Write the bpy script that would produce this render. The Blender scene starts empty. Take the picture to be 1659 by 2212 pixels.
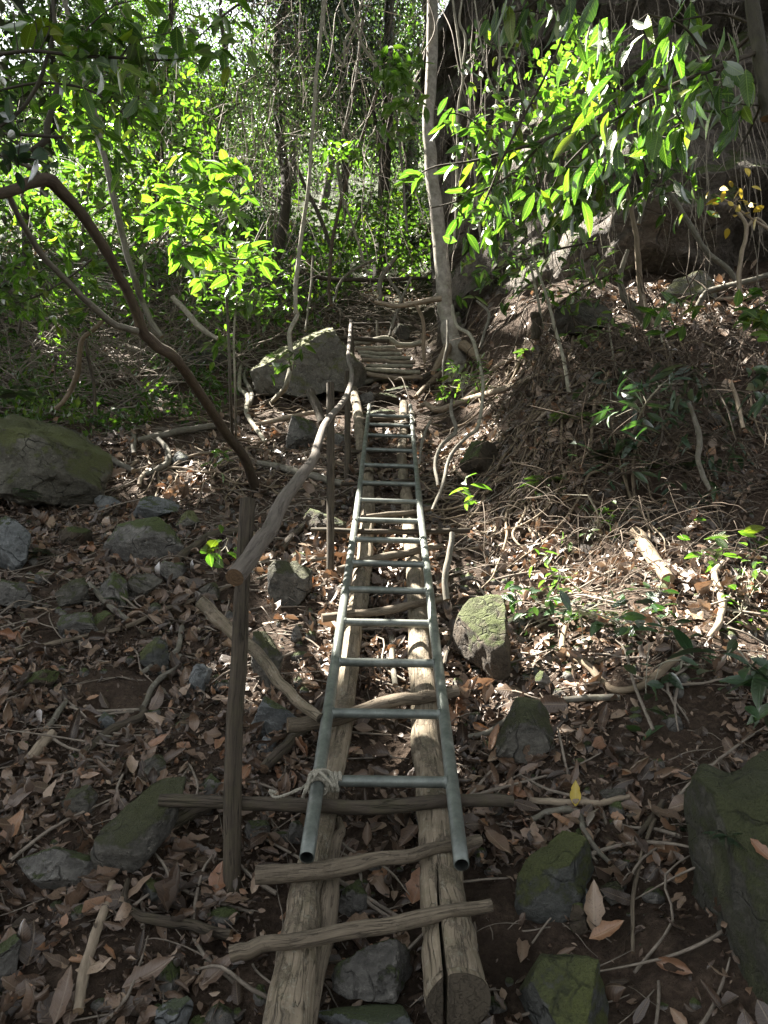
import bpy, math, random
import numpy as np
from mathutils import Vector
S = bpy.context.scene
R = math.radians
rng = np.random.default_rng(7)
random.seed(7)

# ------------------------------------------------------------------ camera, sky, sun, exposure
PITCH, FPX, UW, VH = R(14), 1661.0, 1659.0, 2212.0      # pixel frame used for measuring the place
CAM = np.array([0, 0, 1.6])
cp, sp = math.cos(PITCH), math.sin(PITCH)
cam = bpy.data.cameras.new('camera'); cam.sensor_fit = 'VERTICAL'
cam.angle = 2 * math.atan(VH / 2 / FPX); cam.clip_start = 0.05; cam.clip_end = 400
co = bpy.data.objects.new('camera', cam); S.collection.objects.link(co)
co.location = CAM; co.rotation_euler = (math.pi / 2 + PITCH, 0, 0); S.camera = co
SUN_AZ, SUN_EL = R(-62), R(58)                            # azimuth from +Y, negative to the left
SUN = np.array([math.sin(SUN_AZ) * math.cos(SUN_EL), math.cos(SUN_AZ) * math.cos(SUN_EL), math.sin(SUN_EL)])
w = bpy.data.worlds.new('World'); S.world = w; w.use_nodes = True
sky = w.node_tree.nodes.new('ShaderNodeTexSky'); sky.sky_type = 'NISHITA'; sky.sun_disc = False
sky.sun_elevation = SUN_EL; sky.sun_rotation = SUN_AZ
hs = w.node_tree.nodes.new('ShaderNodeHueSaturation'); hs.inputs['Saturation'].default_value = .18   # milky, humid sky
w.node_tree.links.new(sky.outputs[0], hs.inputs['Color']); w.node_tree.links.new(hs.outputs[0], w.node_tree.nodes['Background'].inputs[0])
w.node_tree.nodes['Background'].inputs[1].default_value = 0.05
sl = bpy.data.lights.new('sun', 'SUN'); sl.energy = 4.8; sl.angle = R(0.53); sl.color = (1, .93, .82)
so = bpy.data.objects.new('sun', sl); S.collection.objects.link(so)
so.rotation_euler = Vector(-SUN).to_track_quat('-Z', 'Y').to_euler()
S.view_settings.view_transform = 'Standard'; S.view_settings.look = 'None'
S.view_settings.gamma = 1; S.view_settings.exposure = 3.55
cy = S.cycles
cy.max_bounces = 7; cy.diffuse_bounces = 4; cy.glossy_bounces = 2; cy.transmission_bounces = 5
cy.use_adaptive_sampling = True; cy.adaptive_threshold = 0.008; cy.use_denoising = True; cy.denoising_prefilter = 'NONE'; cy.sample_clamp_indirect = 2.5

# ------------------------------------------------------------------ noise
def _h(ix, iy, iz, s):
    h = (ix * 374761393 + iy * 668265263 + iz * 1440662683 + s * 974711) & 0xffffffff
    h = ((h ^ (h >> 13)) * 1274126177) & 0xffffffff
    return ((h ^ (h >> 16)) & 0xffff) / 32767.5 - 1
def vnoise(p, s=0):
    p = np.asarray(p, float); i = np.floor(p).astype(np.int64); f = p - i; f = f * f * (3 - 2 * f)
    x, y, z = i[:, 0], i[:, 1], i[:, 2]; o = 0
    for dx in (0, 1):
        for dy in (0, 1):
            for dz in (0, 1):
                o = o + _h(x + dx, y + dy, z + dz, s) * (f[:, 0] if dx else 1 - f[:, 0]) * (f[:, 1] if dy else 1 - f[:, 1]) * (f[:, 2] if dz else 1 - f[:, 2])
    return o
def fbm(p, n=4, s=0):
    o = 0; a = 1.0
    for k in range(n):
        o = o + a * vnoise(p, s + k * 17); p = p * 2.03; a *= .5
    return o
def sst(a, b, x):
    t = np.clip((x - a) / (b - a), 0, 1); return t * t * (3 - 2 * t)

# ------------------------------------------------------------------ measuring: pixel + depth -> place
def P(u, v, Z):
    xc = (u - UW / 2) / FPX * Z; yc = -(v - VH / 2) / FPX * Z
    return np.array([xc, Z * cp - yc * sp, Z * sp + yc * cp]) + CAM
LAD = np.array([[1.2, -1.15], [2.0, -.902], [4.88, 0], [7.6, 1.03]])           # depth, camera height of the ladder line
_pr = [[2.0, -.902], [4.88, 0], [7.6, 1.03], [8.7, 1.42], [10.7, 2.38], [14, 4.2], [20, 7.3], [24, 9.4], [46, 24.0], [64, 36.]]
_pr = np.array([[a * cp - b * sp, a * sp + b * cp] for a, b in _pr])
_pr = np.vstack([[[-3, -1.75], [0.3, -1.6], [1.35, -.86 ]], _pr])
def ground(x, y):
    x = np.asarray(x, float); y = np.asarray(y, float)
    z = np.interp(y, _pr[:, 0], _pr[:, 1]) - .21
    hb = np.interp(y, [3.3, 4.0, 4.65, 5.3, 6.4, 8, 11, 20], [0, .12, .2, 1.15, 1.2, 1.45, 1.2, 1.0])
    z = z + sst(.5, 1.95, x) * hb + np.clip(x - .6, 0, 3) * .16
    z = z + np.clip(-x - .5, 0, 6) * .05
    p = np.stack([x, y, 0 * x], 1) if x.ndim else np.array([[x, y, 0]])
    k = .35 + .65 * sst(.35, 1.3, np.abs(x - .02))
    n = (.13 * vnoise(p * .9, 3) + .07 * vnoise(p * 2.3, 5) + .03 * vnoise(p * 5.1, 8)) * k + .25 * vnoise(p * .35, 11) * sst(1, 4, np.abs(x))
    n = n - .04 * (1 - k) + (.2 * vnoise(p * np.array([1.7, 2.6, 1]), 15) + .09 * vnoise(p * np.array([5, 6, 1]), 16)) * sst(.7, 1.3, x) * sst(3.8, 4.6, y)
    return z + (n if x.ndim else n[0]) + CAM[2]
_t = np.concatenate([np.arange(1.0, 9, .02), np.arange(9, 20, .06), np.arange(20, 60, .3)])
def Gz(u, v):                                    # depth at which the pixel meets the hillside
    d = P(u, v, 1.0) - CAM; q = CAM + d[None] * _t[:, None]
    b = q[:, 2] - ground(q[:, 0], q[:, 1])
    i = np.argmax(b < 0)
    if i == 0: return 40.0
    return _t[i - 1] + (_t[i] - _t[i - 1]) * b[i - 1] / (b[i - 1] - b[i])
def G(u, v): return P(u, v, Gz(u, v))
def Lz(u, v, off=0):                             # depth on the plane of the ladder, off metres under it
    k = -(v - VH / 2) / FPX
    best = None
    for (a, b), (c, d) in zip(LAD[:-1], LAD[1:]):
        n = math.hypot(c - a, d - b); ox, oy = (d - b) / n * off, -(c - a) / n * off
        a2, b2, c2, d2 = a + ox, b + oy, c + ox, d + oy
        t = (k * a2 - b2) / ((d2 - b2) - k * (c2 - a2)); Z = a2 + t * (c2 - a2)
        best = Z
        if Z <= c2: break
    return best

# ------------------------------------------------------------------ mesh building
C = S.collection
def build(name, V, F, mat, parent=None, at=None, attrs=None, smooth=True, mesh_only=False):
    V = np.asarray(V, np.float64)
    if at is not None: V = V - np.asarray(at)[None]
    F = [np.asarray(f, np.int32) for f in F if len(f)]
    me = bpy.data.meshes.new(name)
    nl = sum(f.size for f in F); nf = sum(len(f) for f in F)
    me.vertices.add(len(V)); me.vertices.foreach_set('co', V.astype(np.float32).ravel())
    me.loops.add(nl); me.loops.foreach_set('vertex_index', np.concatenate([f.ravel() for f in F]))
    tot = np.concatenate([np.full(len(f), f.shape[1], np.int32) for f in F])
    me.polygons.add(nf); me.polygons.foreach_set('loop_start', np.concatenate([[0], np.cumsum(tot)[:-1]]).astype(np.int32))
    if smooth: me.polygons.foreach_set('use_smooth', np.ones(nf, bool))
    me.update(calc_edges=True)
    for k, a in (attrs or {}).items():
        a = np.asarray(a, np.float32)
        if a.ndim == 1:
            t = me.attributes.new(k, 'FLOAT', 'POINT'); t.data.foreach_set('value', a)
        else:
            t = me.attributes.new(k, 'FLOAT_VECTOR', 'POINT'); t.data.foreach_set('vector', a.ravel())
    me.materials.append(mat)
    o = bpy.data.objects.new(name, me); C.objects.link(o)
    if parent is not None: o.parent = parent
    elif at is not None: o.location = at
    return o
def tag(o, label=None, cat=None, group=None, kind=None):
    for k, v in (('label', label), ('category', cat), ('group', group), ('kind', kind)):
        if v: o[k] = v
    return o
def empty(name, loc, label, cat, group=None):
    o = bpy.data.objects.new(name, None); o.location = loc; o.empty_display_size = .1; C.objects.link(o)
    return tag(o, label, cat, group)
class MB:
    def __init__(s): s.V = []; s.Q = []; s.T = []; s.A = {}; s.n = 0
    def add(s, V, Q=(), T=(), **A):
        V = np.asarray(V)
        if len(Q): s.Q.append(np.asarray(Q) + s.n)
        if len(T): s.T.append(np.asarray(T) + s.n)
        for k in A: s.A.setdefault(k, []).append(np.asarray(A[k]))
        s.V.append(V); s.n += len(V); return s
    def build(s, name, mat, parent=None, at=None, smooth=True):
        return build(name, np.vstack(s.V), [np.vstack(x) for x in (s.Q, s.T) if x], mat, parent, at,
                     {k: np.concatenate(a) for k, a in s.A.items()}, smooth)

def spline(p, r, m):
    p = np.asarray(p, float); r = np.asarray(r, float)
    q = np.column_stack([p, r]); n = len(q)
    if n == 2:
        t = np.linspace(0, 1, m * 2 + 1)[:, None]; o = q[0] * (1 - t) + q[1] * t
    else:
        e = np.vstack([2 * q[0] - q[1], q, 2 * q[-1] - q[-2]]); o = []
        for i in range(n - 1):
            a, b, c, d = e[i:i + 4]
            for t in np.arange(m) / m:
                o.append(.5 * ((2 * b) + (c - a) * t + (2 * a - 5 * b + 4 * c - d) * t * t + (3 * b - a - 3 * c + d) * t ** 3))
        o.append(q[-1]); o = np.array(o)
    return o[:, :3], np.maximum(o[:, 3], .0006)
def tube(p, r, sides=10, m=6, rough=.08, wob=0., seed=0, cap=True, flat=1.0, lump=.0):
    """tapered limb along p: straightened coordinates tc let bark run along it; cap marks sawn ends"""
    p, r = spline(p, r, m); n = len(p)
    if wob:
        s = np.linspace(0, n * .35, n)
        for k in range(3): p[:, k] += wob * r * vnoise(np.column_stack([s, s * 0 + k * 7.3, s * 0 + seed]), seed + k)
    d = np.gradient(p, axis=0); d /= np.linalg.norm(d, axis=1)[:, None] + 1e-9
    up = np.array([0, 0, 1.]) if abs(d[0, 2]) < .9 else np.array([0, 1., 0])
    N = np.zeros_like(p); x = np.cross(up, d[0]); x /= np.linalg.norm(x); N[0] = x
    for i in range(1, n):
        x = N[i - 1] - d[i] * np.dot(N[i - 1], d[i]); N[i] = x / (np.linalg.norm(x) + 1e-9)
    B = np.cross(d, N)
    a = np.linspace(0, 2 * math.pi, sides, endpoint=False); ca, sa = np.cos(a), np.sin(a)
    L = np.concatenate([[0], np.cumsum(np.linalg.norm(np.diff(p, axis=0), axis=1))])
    rr = r[:, None] * np.ones(sides)[None]
    tc = np.stack([ca[None] * rr, sa[None] * rr, L[:, None] * np.ones(sides)[None]], 2)
    if rough or lump:
        q = np.stack([ca[None] * 1.3 + 0 * rr, sa[None] * 1.3 + 0 * rr, (L / (r.mean() * 5))[:, None] + 0 * rr], 2).reshape(-1, 3) + seed * 3.1
        rr = rr * (1 + rough * fbm(q, 3, seed).reshape(rr.shape) + lump * np.maximum(0, vnoise(q * .6, seed + 5)).reshape(rr.shape))
    V = p[:, None] + rr[..., None] * (N[:, None] * ca[None, :, None] + B[:, None] * sa[None, :, None])
    V = V.reshape(-1, 3); tc = tc.reshape(-1, 3)
    i = np.arange(n - 1)[:, None] * sides; j = np.arange(sides)[None]; j2 = (j + 1) % sides
    Q = np.stack([i + j, i + j2, i + sides + j2, i + sides + j], 2).reshape(-1, 4)
    capv = np.zeros(len(V)); T = []
    if cap:
        VV, TT, CC = [V], [tc], [capv]; k = len(V)
        for e, sgn in ((0, -1), (n - 1, 1)):
            ring = V[e * sides:(e + 1) * sides]
            VV += [ring, p[e][None] + d[e][None] * sgn * r[e] * .08]; TT += [tc[e * sides:(e + 1) * sides], np.array([[0, 0, L[e]]])]; CC.append(np.ones(sides + 1))
            for q in range(sides):
                t = (k + q, k + (q + 1) % sides, k + sides)
                T.append(t if sgn > 0 else t[::-1])
            k += sides + 1
        V, tc, capv = np.vstack(VV), np.vstack(TT), np.concatenate(CC)
    return dict(V=V, Q=Q, T=np.array(T) if T else (), tc=tc, cap=capv)
def addtube(mb, *a, tint=None, **k):
    t = tube(*a, **k); mb.add(t['V'], t['Q'], t['T'], tc=t['tc'], cap=t['cap'], tint=np.full(len(t['V']), random.random() if tint is None else tint)); return mb

def leaves(pos, dr, nr, L, W, curl=0., fold=.25, wave=0., roll=0., nseg=4, half=1, shape=.8, tint=None, rnd=.85):
    """many leaf blades in one sheet set: midrib along dr, face nr, curl along, fold at the rib, wave at the edge"""
    n = len(pos); f = lambda a: np.broadcast_to(np.asarray(a, float), (n,))[:, None, None]
    L, W, curl, fold, wave, roll = map(f, (L, W, curl, fold, wave, roll))
    dr = dr / (np.linalg.norm(dr, axis=1)[:, None] + 1e-9)
    nr = nr - dr * np.sum(nr * dr, 1)[:, None]; nr /= np.linalg.norm(nr, axis=1)[:, None] + 1e-9
    sd = np.cross(dr, nr)
    s = np.linspace(0, 1, nseg + 1); t = np.linspace(-1, 1, 2 * half + 1)
    wp = np.maximum(np.sin(math.pi * np.clip(s, 0, 1) ** shape), 0) ** rnd; wp[0] = .03; wp[-1] = .02
    s_, t_, wp_ = s[None, :, None], t[None, None, :], wp[None, :, None] * (1 + .0 * L)
    if wave.max() > .05: wp_ = wp_ * (1 + .10 * rng.normal(size=(n, nseg + 1, 1)))           # torn and nibbled edges
    c = np.where(np.abs(curl) < 1e-3, 1e-3, curl)
    al = np.sin(c * s_) / c * L; hi = (1 - np.cos(c * s_)) / c * L
    ph = rng.random((n, 1, 1)) * 6.3
    ac = W * .5 * wp_ * t_ * (1 - .35 * np.abs(roll) * t_ ** 2)
    h2 = W * .5 * wp_ * (fold * np.abs(t_) + roll * t_ ** 2) + wave * W * np.sin(s_ * 13 + ph + t_) * t_ * wp_
    al2 = al - np.sin(c * s_) * h2; hi2 = hi + np.cos(c * s_) * h2
    V = pos[:, None, None] + dr[:, None, None] * al2[..., None] + nr[:, None, None] * hi2[..., None] + sd[:, None, None] * ac[..., None]
    m = (nseg + 1) * (2 * half + 1); k = 2 * half + 1
    i = np.arange(nseg)[:, None] * k; j = np.arange(2 * half)[None]
    q = np.stack([i + j, i + j + 1, i + j + k + 1, i + j + k], 2).reshape(-1, 4)
    Q = (q[None] + (np.arange(n) * m)[:, None, None]).reshape(-1, 4)
    tint = rng.random(n) if tint is None else np.broadcast_to(tint, (n,))
    return dict(V=V.reshape(-1, 3), Q=Q, tint=np.repeat(tint, m),
                lv=np.stack([np.broadcast_to(s_, V.shape[:3]), np.broadcast_to(t_, V.shape[:3]), np.broadcast_to(wp_, V.shape[:3])], 3).reshape(-1, 3))
def unit(a): return a / (np.linalg.norm(a, axis=-1, keepdims=True) + 1e-9)

# ------------------------------------------------------------------ materials
class NT:
    def __init__(s, name):
        s.m = bpy.data.materials.new(name); s.m.use_nodes = True; s.t = s.m.node_tree; s.t.nodes.clear()
        s.out = s.t.nodes.new('ShaderNodeOutputMaterial')
    def n(s, typ, ins=None, **p):
        o = s.t.nodes.new('ShaderNode' + typ)
        for k, v in p.items(): setattr(o, k, v)
        for k, v in (ins or {}).items():
            if isinstance(v, bpy.types.NodeSocket): s.t.links.new(v, o.inputs[k])
            else: o.inputs[k].default_value = v
        return o
    def ramp(s, fac, *stops):
        o = s.n('ValToRGB', {0: fac}); e = o.color_ramp.elements
        while len(e) > 1: e.remove(e[-1])
        for i, (p, c) in enumerate(stops):
            x = e[0] if i == 0 else e.new(p)
            x.position = p; x.color = (*c, 1) if len(c) == 3 else c
        return o.outputs[0]
    def noise(s, vec, scale, detail=4, rough=.6, dist=0.):
        return s.n('TexNoise', {'Vector': vec, 'Scale': scale, 'Detail': detail, 'Roughness': rough, 'Distortion': dist}).outputs['Fac']
    def mul(s, vec, v): return s.n('VectorMath', {0: vec, 1: v}, operation='MULTIPLY').outputs[0]
    def math(s, op, a, b=0., clamp=False): return s.n('Math', {0: a, 1: b}, operation=op, use_clamp=clamp).outputs[0]
    def mix(s, f, a, b):
        o = s.n('Mix', data_type='RGBA')
        for k, v in ((0, f), (6, a), (7, b)):
            if isinstance(v, bpy.types.NodeSocket): s.t.links.new(v, o.inputs[k])
            else: o.inputs[k].default_value = v if k == 0 else (*v, 1)
        return o.outputs[2]
    def attr(s, name): return s.n('Attribute', attribute_name=name)
    def bump(s, h, strength, dist): return s.n('Bump', {'Height': h, 'Strength': strength, 'Distance': dist}).outputs[0]
    def done(s, sh): s.t.links.new(sh, s.out.inputs[0]); return s.m

def bark(name, dark, light, stretch=.18, scale=60, moss=0., bump=.006, rough=.85, cracks=0., lichen=0., patch=0., cut=(.30, .21, .13)):
    k = NT(name); tc = k.attr('tc').outputs['Vector']; geo = k.n('NewGeometry')
    tt = k.n('VectorMath', {0: tc, 1: k.n('CombineXYZ', {2: k.math('MULTIPLY', k.attr('tint').outputs['Fac'], 37.)}).outputs[0]}, operation='ADD').outputs[0]
    a = k.noise(k.mul(tt, (1, 1, stretch)), scale, 6, .7); b = k.noise(tt, scale * .16, 4, .6, .6)
    col = k.ramp(a, (.3, dark), (.72, light))
    col = k.mix(k.math('MULTIPLY', b, .55), col, tuple(.55 * d + .1 * l for d, l in zip(dark, light)))
    h = a
    if cracks:
        c = k.noise(k.mul(tt, (1, 1, .05)), scale * .55, 3, .5, .5)
        cm = k.ramp(k.math('ABSOLUTE', k.math('SUBTRACT', c, .5)), (0., (1, 1, 1)), (.02, (0, 0, 0)))
        col = k.mix(k.math('MULTIPLY', cm, cracks), col, tuple(d * .3 for d in dark)); h = k.math('SUBTRACT', h, k.math('MULTIPLY', cm, 1.2))
    if patch:                                            # bark still clinging in ragged sheets
        pm_ = k.ramp(k.noise(k.mul(tt, (1, 1, .45)), 13, 7, .68), (.515, (0, 0, 0)), (.535, (1, 1, 1)))
        bk = k.ramp(k.noise(tt, 120, 5, .75), (.35, tuple(.35 * d for d in dark)), (.7, tuple(.55 * l for l in light)))
        col = k.mix(k.math('MULTIPLY', pm_, patch), col, bk); h = k.math('ADD', h, k.math('MULTIPLY', pm_, .8))
    if lichen:
        l = k.ramp(k.noise(tt, scale * .5, 5, .75), (.56, (0, 0, 0)), (.62, (1, 1, 1)))
        col = k.mix(k.math('MULTIPLY', l, lichen), col, (.34, .34, .27))
    if moss:
        mo = k.ramp(k.noise(tt, scale * .22, 6, .75), (.5 - .15 * moss, (0, 0, 0)), (.62, (1, 1, 1)))
        col = k.mix(k.math('MULTIPLY', mo, min(1, moss)), col, (.072, .07, .03))
    ca = k.attr('cap').outputs['Fac']
    rad = k.n('VectorMath', {0: k.mul(tc, (1, 1, 0))}, operation='LENGTH').outputs['Value']
    ring = k.math('SINE', k.math('MULTIPLY', rad, 900.))
    cutc = k.mix(k.math('MULTIPLY', k.math('ADD', ring, 1.), .22), cut, tuple(x * .45 for x in cut))
    cutc = k.mix(k.noise(tc, 90, 4), cutc, tuple(x * .4 for x in cut))
    col = k.mix(k.math('MULTIPLY', ca, .9), col, cutc)
    bs = k.n('BsdfPrincipled', {'Base Color': col, 'Roughness': rough, 'Specular IOR Level': .3, 'Normal': k.bump(h, .9, bump)})
    return k.done(bs.outputs[0])
def rockmat(name, dark, light, moss, mosscol=(.055, .075, .016), scale=1., pale=.3):
    k = NT(name); ob = k.n('TexCoord').outputs['Object']; nz = k.n('SeparateXYZ', {0: k.n('NewGeometry').outputs['Normal']}).outputs[2]
    inf = k.n('ObjectInfo').outputs['Random']
    ob = k.n('VectorMath', {0: ob, 1: k.n('CombineXYZ', {0: k.math('MULTIPLY', inf, 50.)}).outputs[0]}, operation='ADD').outputs[0]
    a = k.noise(ob, 7 * scale, 8, .68); b = k.noise(ob, 55 * scale, 5, .7); st = k.noise(k.mul(ob, (1, 1, 4)), 9 * scale, 4, .6, .8)
    col = k.ramp(k.math('ADD', k.math('MULTIPLY', a, .6), k.math('MULTIPLY', b, .4)), (.36, dark), (.62, light))
    col = k.mix(k.math('MULTIPLY', k.ramp(st, (.5, (0, 0, 0)), (.66, (1, 1, 1))), .4), col, tuple(.5 * x for x in dark))
    li = k.ramp(k.noise(ob, 26 * scale, 6, .8), (.58, (0, 0, 0)), (.64, (1, 1, 1)))
    col = k.mix(k.math('MULTIPLY', li, pale), col, tuple(min(.5, x * 1.8) for x in light))
    mm = k.math('ADD', k.math('MULTIPLY', nz, .40), k.math('MULTIPLY', k.noise(ob, 4.5 * scale, 12, .76), 1.5))
    mm = k.ramp(mm, (1.02 - .45 * moss, (0, 0, 0)), (1.16 - .45 * moss, (1, 1, 1)))
    mc = k.mix(k.noise(ob, 140 * scale, 3), tuple(x * .45 for x in mosscol), tuple(x * 1.8 for x in mosscol))
    col = k.mix(k.math('MULTIPLY', mm, .9), col, mc)
    ck = k.n('TexVoronoi', {'Vector': k.n('VectorMath', {0: ob, 1: k.mul(k.n('TexNoise', {'Vector': ob, 'Scale': 6. * scale, 'Detail': 4.}).outputs['Color'], (.25, .25, .25))}, operation='ADD').outputs[0], 'Scale': 5.5 * scale}, feature='DISTANCE_TO_EDGE').outputs['Distance']
    ck = k.math('MULTIPLY', k.ramp(ck, (0., (1, 1, 1)), (.035, (0, 0, 0))), k.ramp(a, (.45, (0, 0, 0)), (.6, (1, 1, 1))))
    col = k.mix(k.math('MULTIPLY', ck, .6), col, tuple(.35 * x for x in dark))
    big = k.noise(ob, 2.2 * scale, 3, .5); col = k.mix(k.math('MULTIPLY', k.ramp(big, (.4, (0, 0, 0)), (.65, (1, 1, 1))), .4), col, tuple(.8 * x for x in dark))
    a = k.math('SUBTRACT', a, k.math('MULTIPLY', ck, .5))
    h = k.math('ADD', k.math('ADD', k.math('MULTIPLY', a, .8), k.math('MULTIPLY', b, .3)), k.math('MULTIPLY', k.math('MULTIPLY', mm, k.noise(ob, 190 * scale, 3)), .25))
    return k.done(k.n('BsdfPrincipled', {'Base Color': col, 'Roughness': .85, 'Specular IOR Level': .35, 'Normal': k.bump(h, 1., .05 / scale)}).outputs[0])
def leafmat(name, stops, trans, rough=.45, gloss=.06, rib=(.5, .6, .2), ribamt=.25, tmul=(1.6, 1.9, .6), spots=0.):
    k = NT(name); t = k.attr('tint').outputs['Fac']; lv = k.n('SeparateXYZ', {0: k.attr('lv').outputs['Vector']})
    col = k.ramp(t, *stops)
    ob = k.n('TexCoord').outputs['Object']
    col = k.mix(k.math('MULTIPLY', k.noise(ob, 45, 4, .7), .5), col, k.n('VectorMath', {0: col, 1: (.55, .55, .5)}, operation='MULTIPLY').outputs[0])
    if spots:
        s = k.ramp(k.noise(ob, 130, 4, .7), (.56, (0, 0, 0)), (.66, (1, 1, 1)))
        col = k.mix(k.math('MULTIPLY', s, spots), col, k.n('VectorMath', {0: col, 1: (.3, .28, .25)}, operation='MULTIPLY').outputs[0])
    at = k.math('ABSOLUTE', k.math('MULTIPLY', lv.outputs[1], lv.outputs[2]))
    mid = k.ramp(at, (.03, (1, 1, 1)), (.09, (0, 0, 0)))
    sv = k.math('SINE', k.math('MULTIPLY', k.math('SUBTRACT', lv.outputs[0], k.math('MULTIPLY', at, .16)), 75.))
    ve = k.math('MAXIMUM', mid, k.math('MULTIPLY', k.ramp(sv, (.82, (0, 0, 0)), (1., (1, 1, 1))), .55))
    col = k.mix(k.math('MULTIPLY', ve, ribamt), col, rib)
    nm = k.bump(k.math('ADD', ve, k.math('MULTIPLY', k.noise(ob, 90, 3), .8)), .5, .002)
    d = k.n('BsdfDiffuse', {'Color': col, 'Normal': nm}); tr = k.n('BsdfTranslucent', {'Color': k.n('VectorMath', {0: col, 1: tmul}, operation='MULTIPLY').outputs[0], 'Normal': nm})
    g = k.n('BsdfGlossy', {'Color': (1, 1, 1, 1), 'Roughness': rough, 'Normal': nm})
    m = k.n('MixShader', {0: trans, 1: d.outputs[0], 2: tr.outputs[0]})
    fr = k.math('ADD', k.math('MULTIPLY', k.n('LayerWeight', {0: .25}).outputs['Fresnel'], .22), gloss, True)
    return k.done(k.n('MixShader', {0: fr, 1: m.outputs[0], 2: g.outputs[0]}).outputs[0])

M = {}
M['log'] = bark('weathered_log_wood', (.13, .105, .075), (.36, .295, .215), .07, 90, .3, .004, cracks=.8, lichen=.3, patch=.75, cut=(.10, .082, .06))
M['step'] = bark('weathered_branch_wood', (.095, .075, .055), (.25, .205, .15), .045, 170, .1, .002, cracks=.8, patch=.3, cut=(.2, .14, .085))
M['dark'] = bark('dark_damp_wood', (.03, .024, .018), (.115, .092, .07), .12, 80, .3, .005, cracks=.4, cut=(.16, .10, .06))
M['post'] = bark('mossy_post_wood', (.028, .022, .016), (.115, .092, .066), .06, 110, .2, .005, cracks=.6)
M['rail'] = bark('smooth_handrail_wood', (.085, .072, .062), (.21, .182, .155), .10, 90, .1, .003, cracks=.2, cut=(.20, .12, .06))
M['tree'] = bark('brown_tree_bark', (.035, .026, .019), (.125, .092, .066), .3, 70, .25, .007)
M['grey'] = bark('grey_branch_bark', (.075, .068, .055), (.23, .21, .175), .2, 70, .3, .004, lichen=.3)
M['pale'] = bark('pale_branch_bark', (.16, .125, .09), (.40, .33, .245), .2, 60, .1, .004, cracks=.15)
M['vine'] = bark('pale_liana_bark', (.14, .13, .095), (.42, .39, .31), .5, 50, .2, .004, lichen=.4)
M['root'] = bark('tan_root_bark', (.10, .075, .05), (.30, .235, .165), .2, 65, .25, .006)
M['trunk'] = bark('blotched_trunk_bark', (.15, .135, .115), (.46, .43, .38), .9, 16, .35, .006, lichen=.6)
M['bgtrunk'] = bark('dark_trunk_bark', (.03, .027, .02), (.09, .078, .06), .3, 40, .3, .01)  # plain dark bark tone
M['twig'] = bark('dry_twig_bark', (.09, .075, .06), (.34, .29, .235), .3, 150, 0, .001)
M['straw'] = bark('dry_straw', (.035, .027, .02), (.17, .13, .095), .3, 150, 0, .001)
M['rock'] = rockmat('damp_grey_rock', (.045, .043, .04), (.21, .20, .18), .25, pale=.5)
M['moss'] = rockmat('mossy_rock', (.034, .032, .028), (.15, .14, .118), .42, (.045, .05, .016), pale=.5)
M['bigmoss'] = rockmat('green_boulder_rock', (.034, .033, .027), (.12, .115, .09), .72, (.045, .052, .017))
M['crown'] = rockmat('moss_crowned_rock', (.055, .052, .042), (.19, .18, .145), .62, (.085, .095, .03), pale=.5)
M['bright'] = rockmat('bright_moss_rock', (.034, .036, .034), (.13, .132, .12), .62, (.07, .08, .02), pale=.4)
M['blue'] = rockmat('blue_grey_rock', (.075, .082, .084), (.23, .24, .24), .05, pale=.35)
M['slab'] = rockmat('lichen_slab_rock', (.075, .071, .06), (.215, .205, .172), .55, (.10, .11, .035), pale=.55)
M['brown'] = rockmat('brown_earth_rock', (.034, .026, .018), (.098, .076, .053), .45)
M['cliff'] = rockmat('brown_cliff_rock', (.04, .033, .027), (.17, .145, .12), .3, scale=.5, pale=.5)  # warm brown rock, the cliff's own colour
M['dead'] = leafmat('dead_leaf', [(0, (.036, .022, .014)), (.35, (.10, .061, .039)), (.68, (.195, .127, .085)), (.88, (.34, .25, .178)), (.93, (.23, .105, .052)), (1, (.34, .19, .10))],
                    .15, .45, .05, rib=(.34, .27, .19), ribamt=.3, tmul=(1.1, .9, .7), spots=.6)
M['yellow'] = leafmat('yellow_leaf', [(0, (.55, .40, .03)), (1, (.6, .45, .04))], .3, rib=(.6, .5, .1), tmul=(1, 1, 1))
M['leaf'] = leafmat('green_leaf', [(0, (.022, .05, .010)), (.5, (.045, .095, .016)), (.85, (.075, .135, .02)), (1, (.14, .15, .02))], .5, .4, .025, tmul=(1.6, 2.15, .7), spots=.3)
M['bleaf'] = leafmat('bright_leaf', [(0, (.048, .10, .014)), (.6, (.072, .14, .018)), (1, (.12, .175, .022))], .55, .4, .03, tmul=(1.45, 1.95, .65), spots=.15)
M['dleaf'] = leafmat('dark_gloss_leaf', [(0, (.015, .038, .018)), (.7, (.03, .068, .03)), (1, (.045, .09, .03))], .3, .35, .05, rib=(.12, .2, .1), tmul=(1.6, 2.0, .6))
M['bgleaf'] = leafmat('hill_leaf', [(0, (.022, .048, .012)), (.45, (.044, .088, .017)), (.8, (.078, .13, .022)), (1, (.12, .135, .028))], .5, .6, .008, ribamt=0, tmul=(1.8, 2.2, .8))

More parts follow.
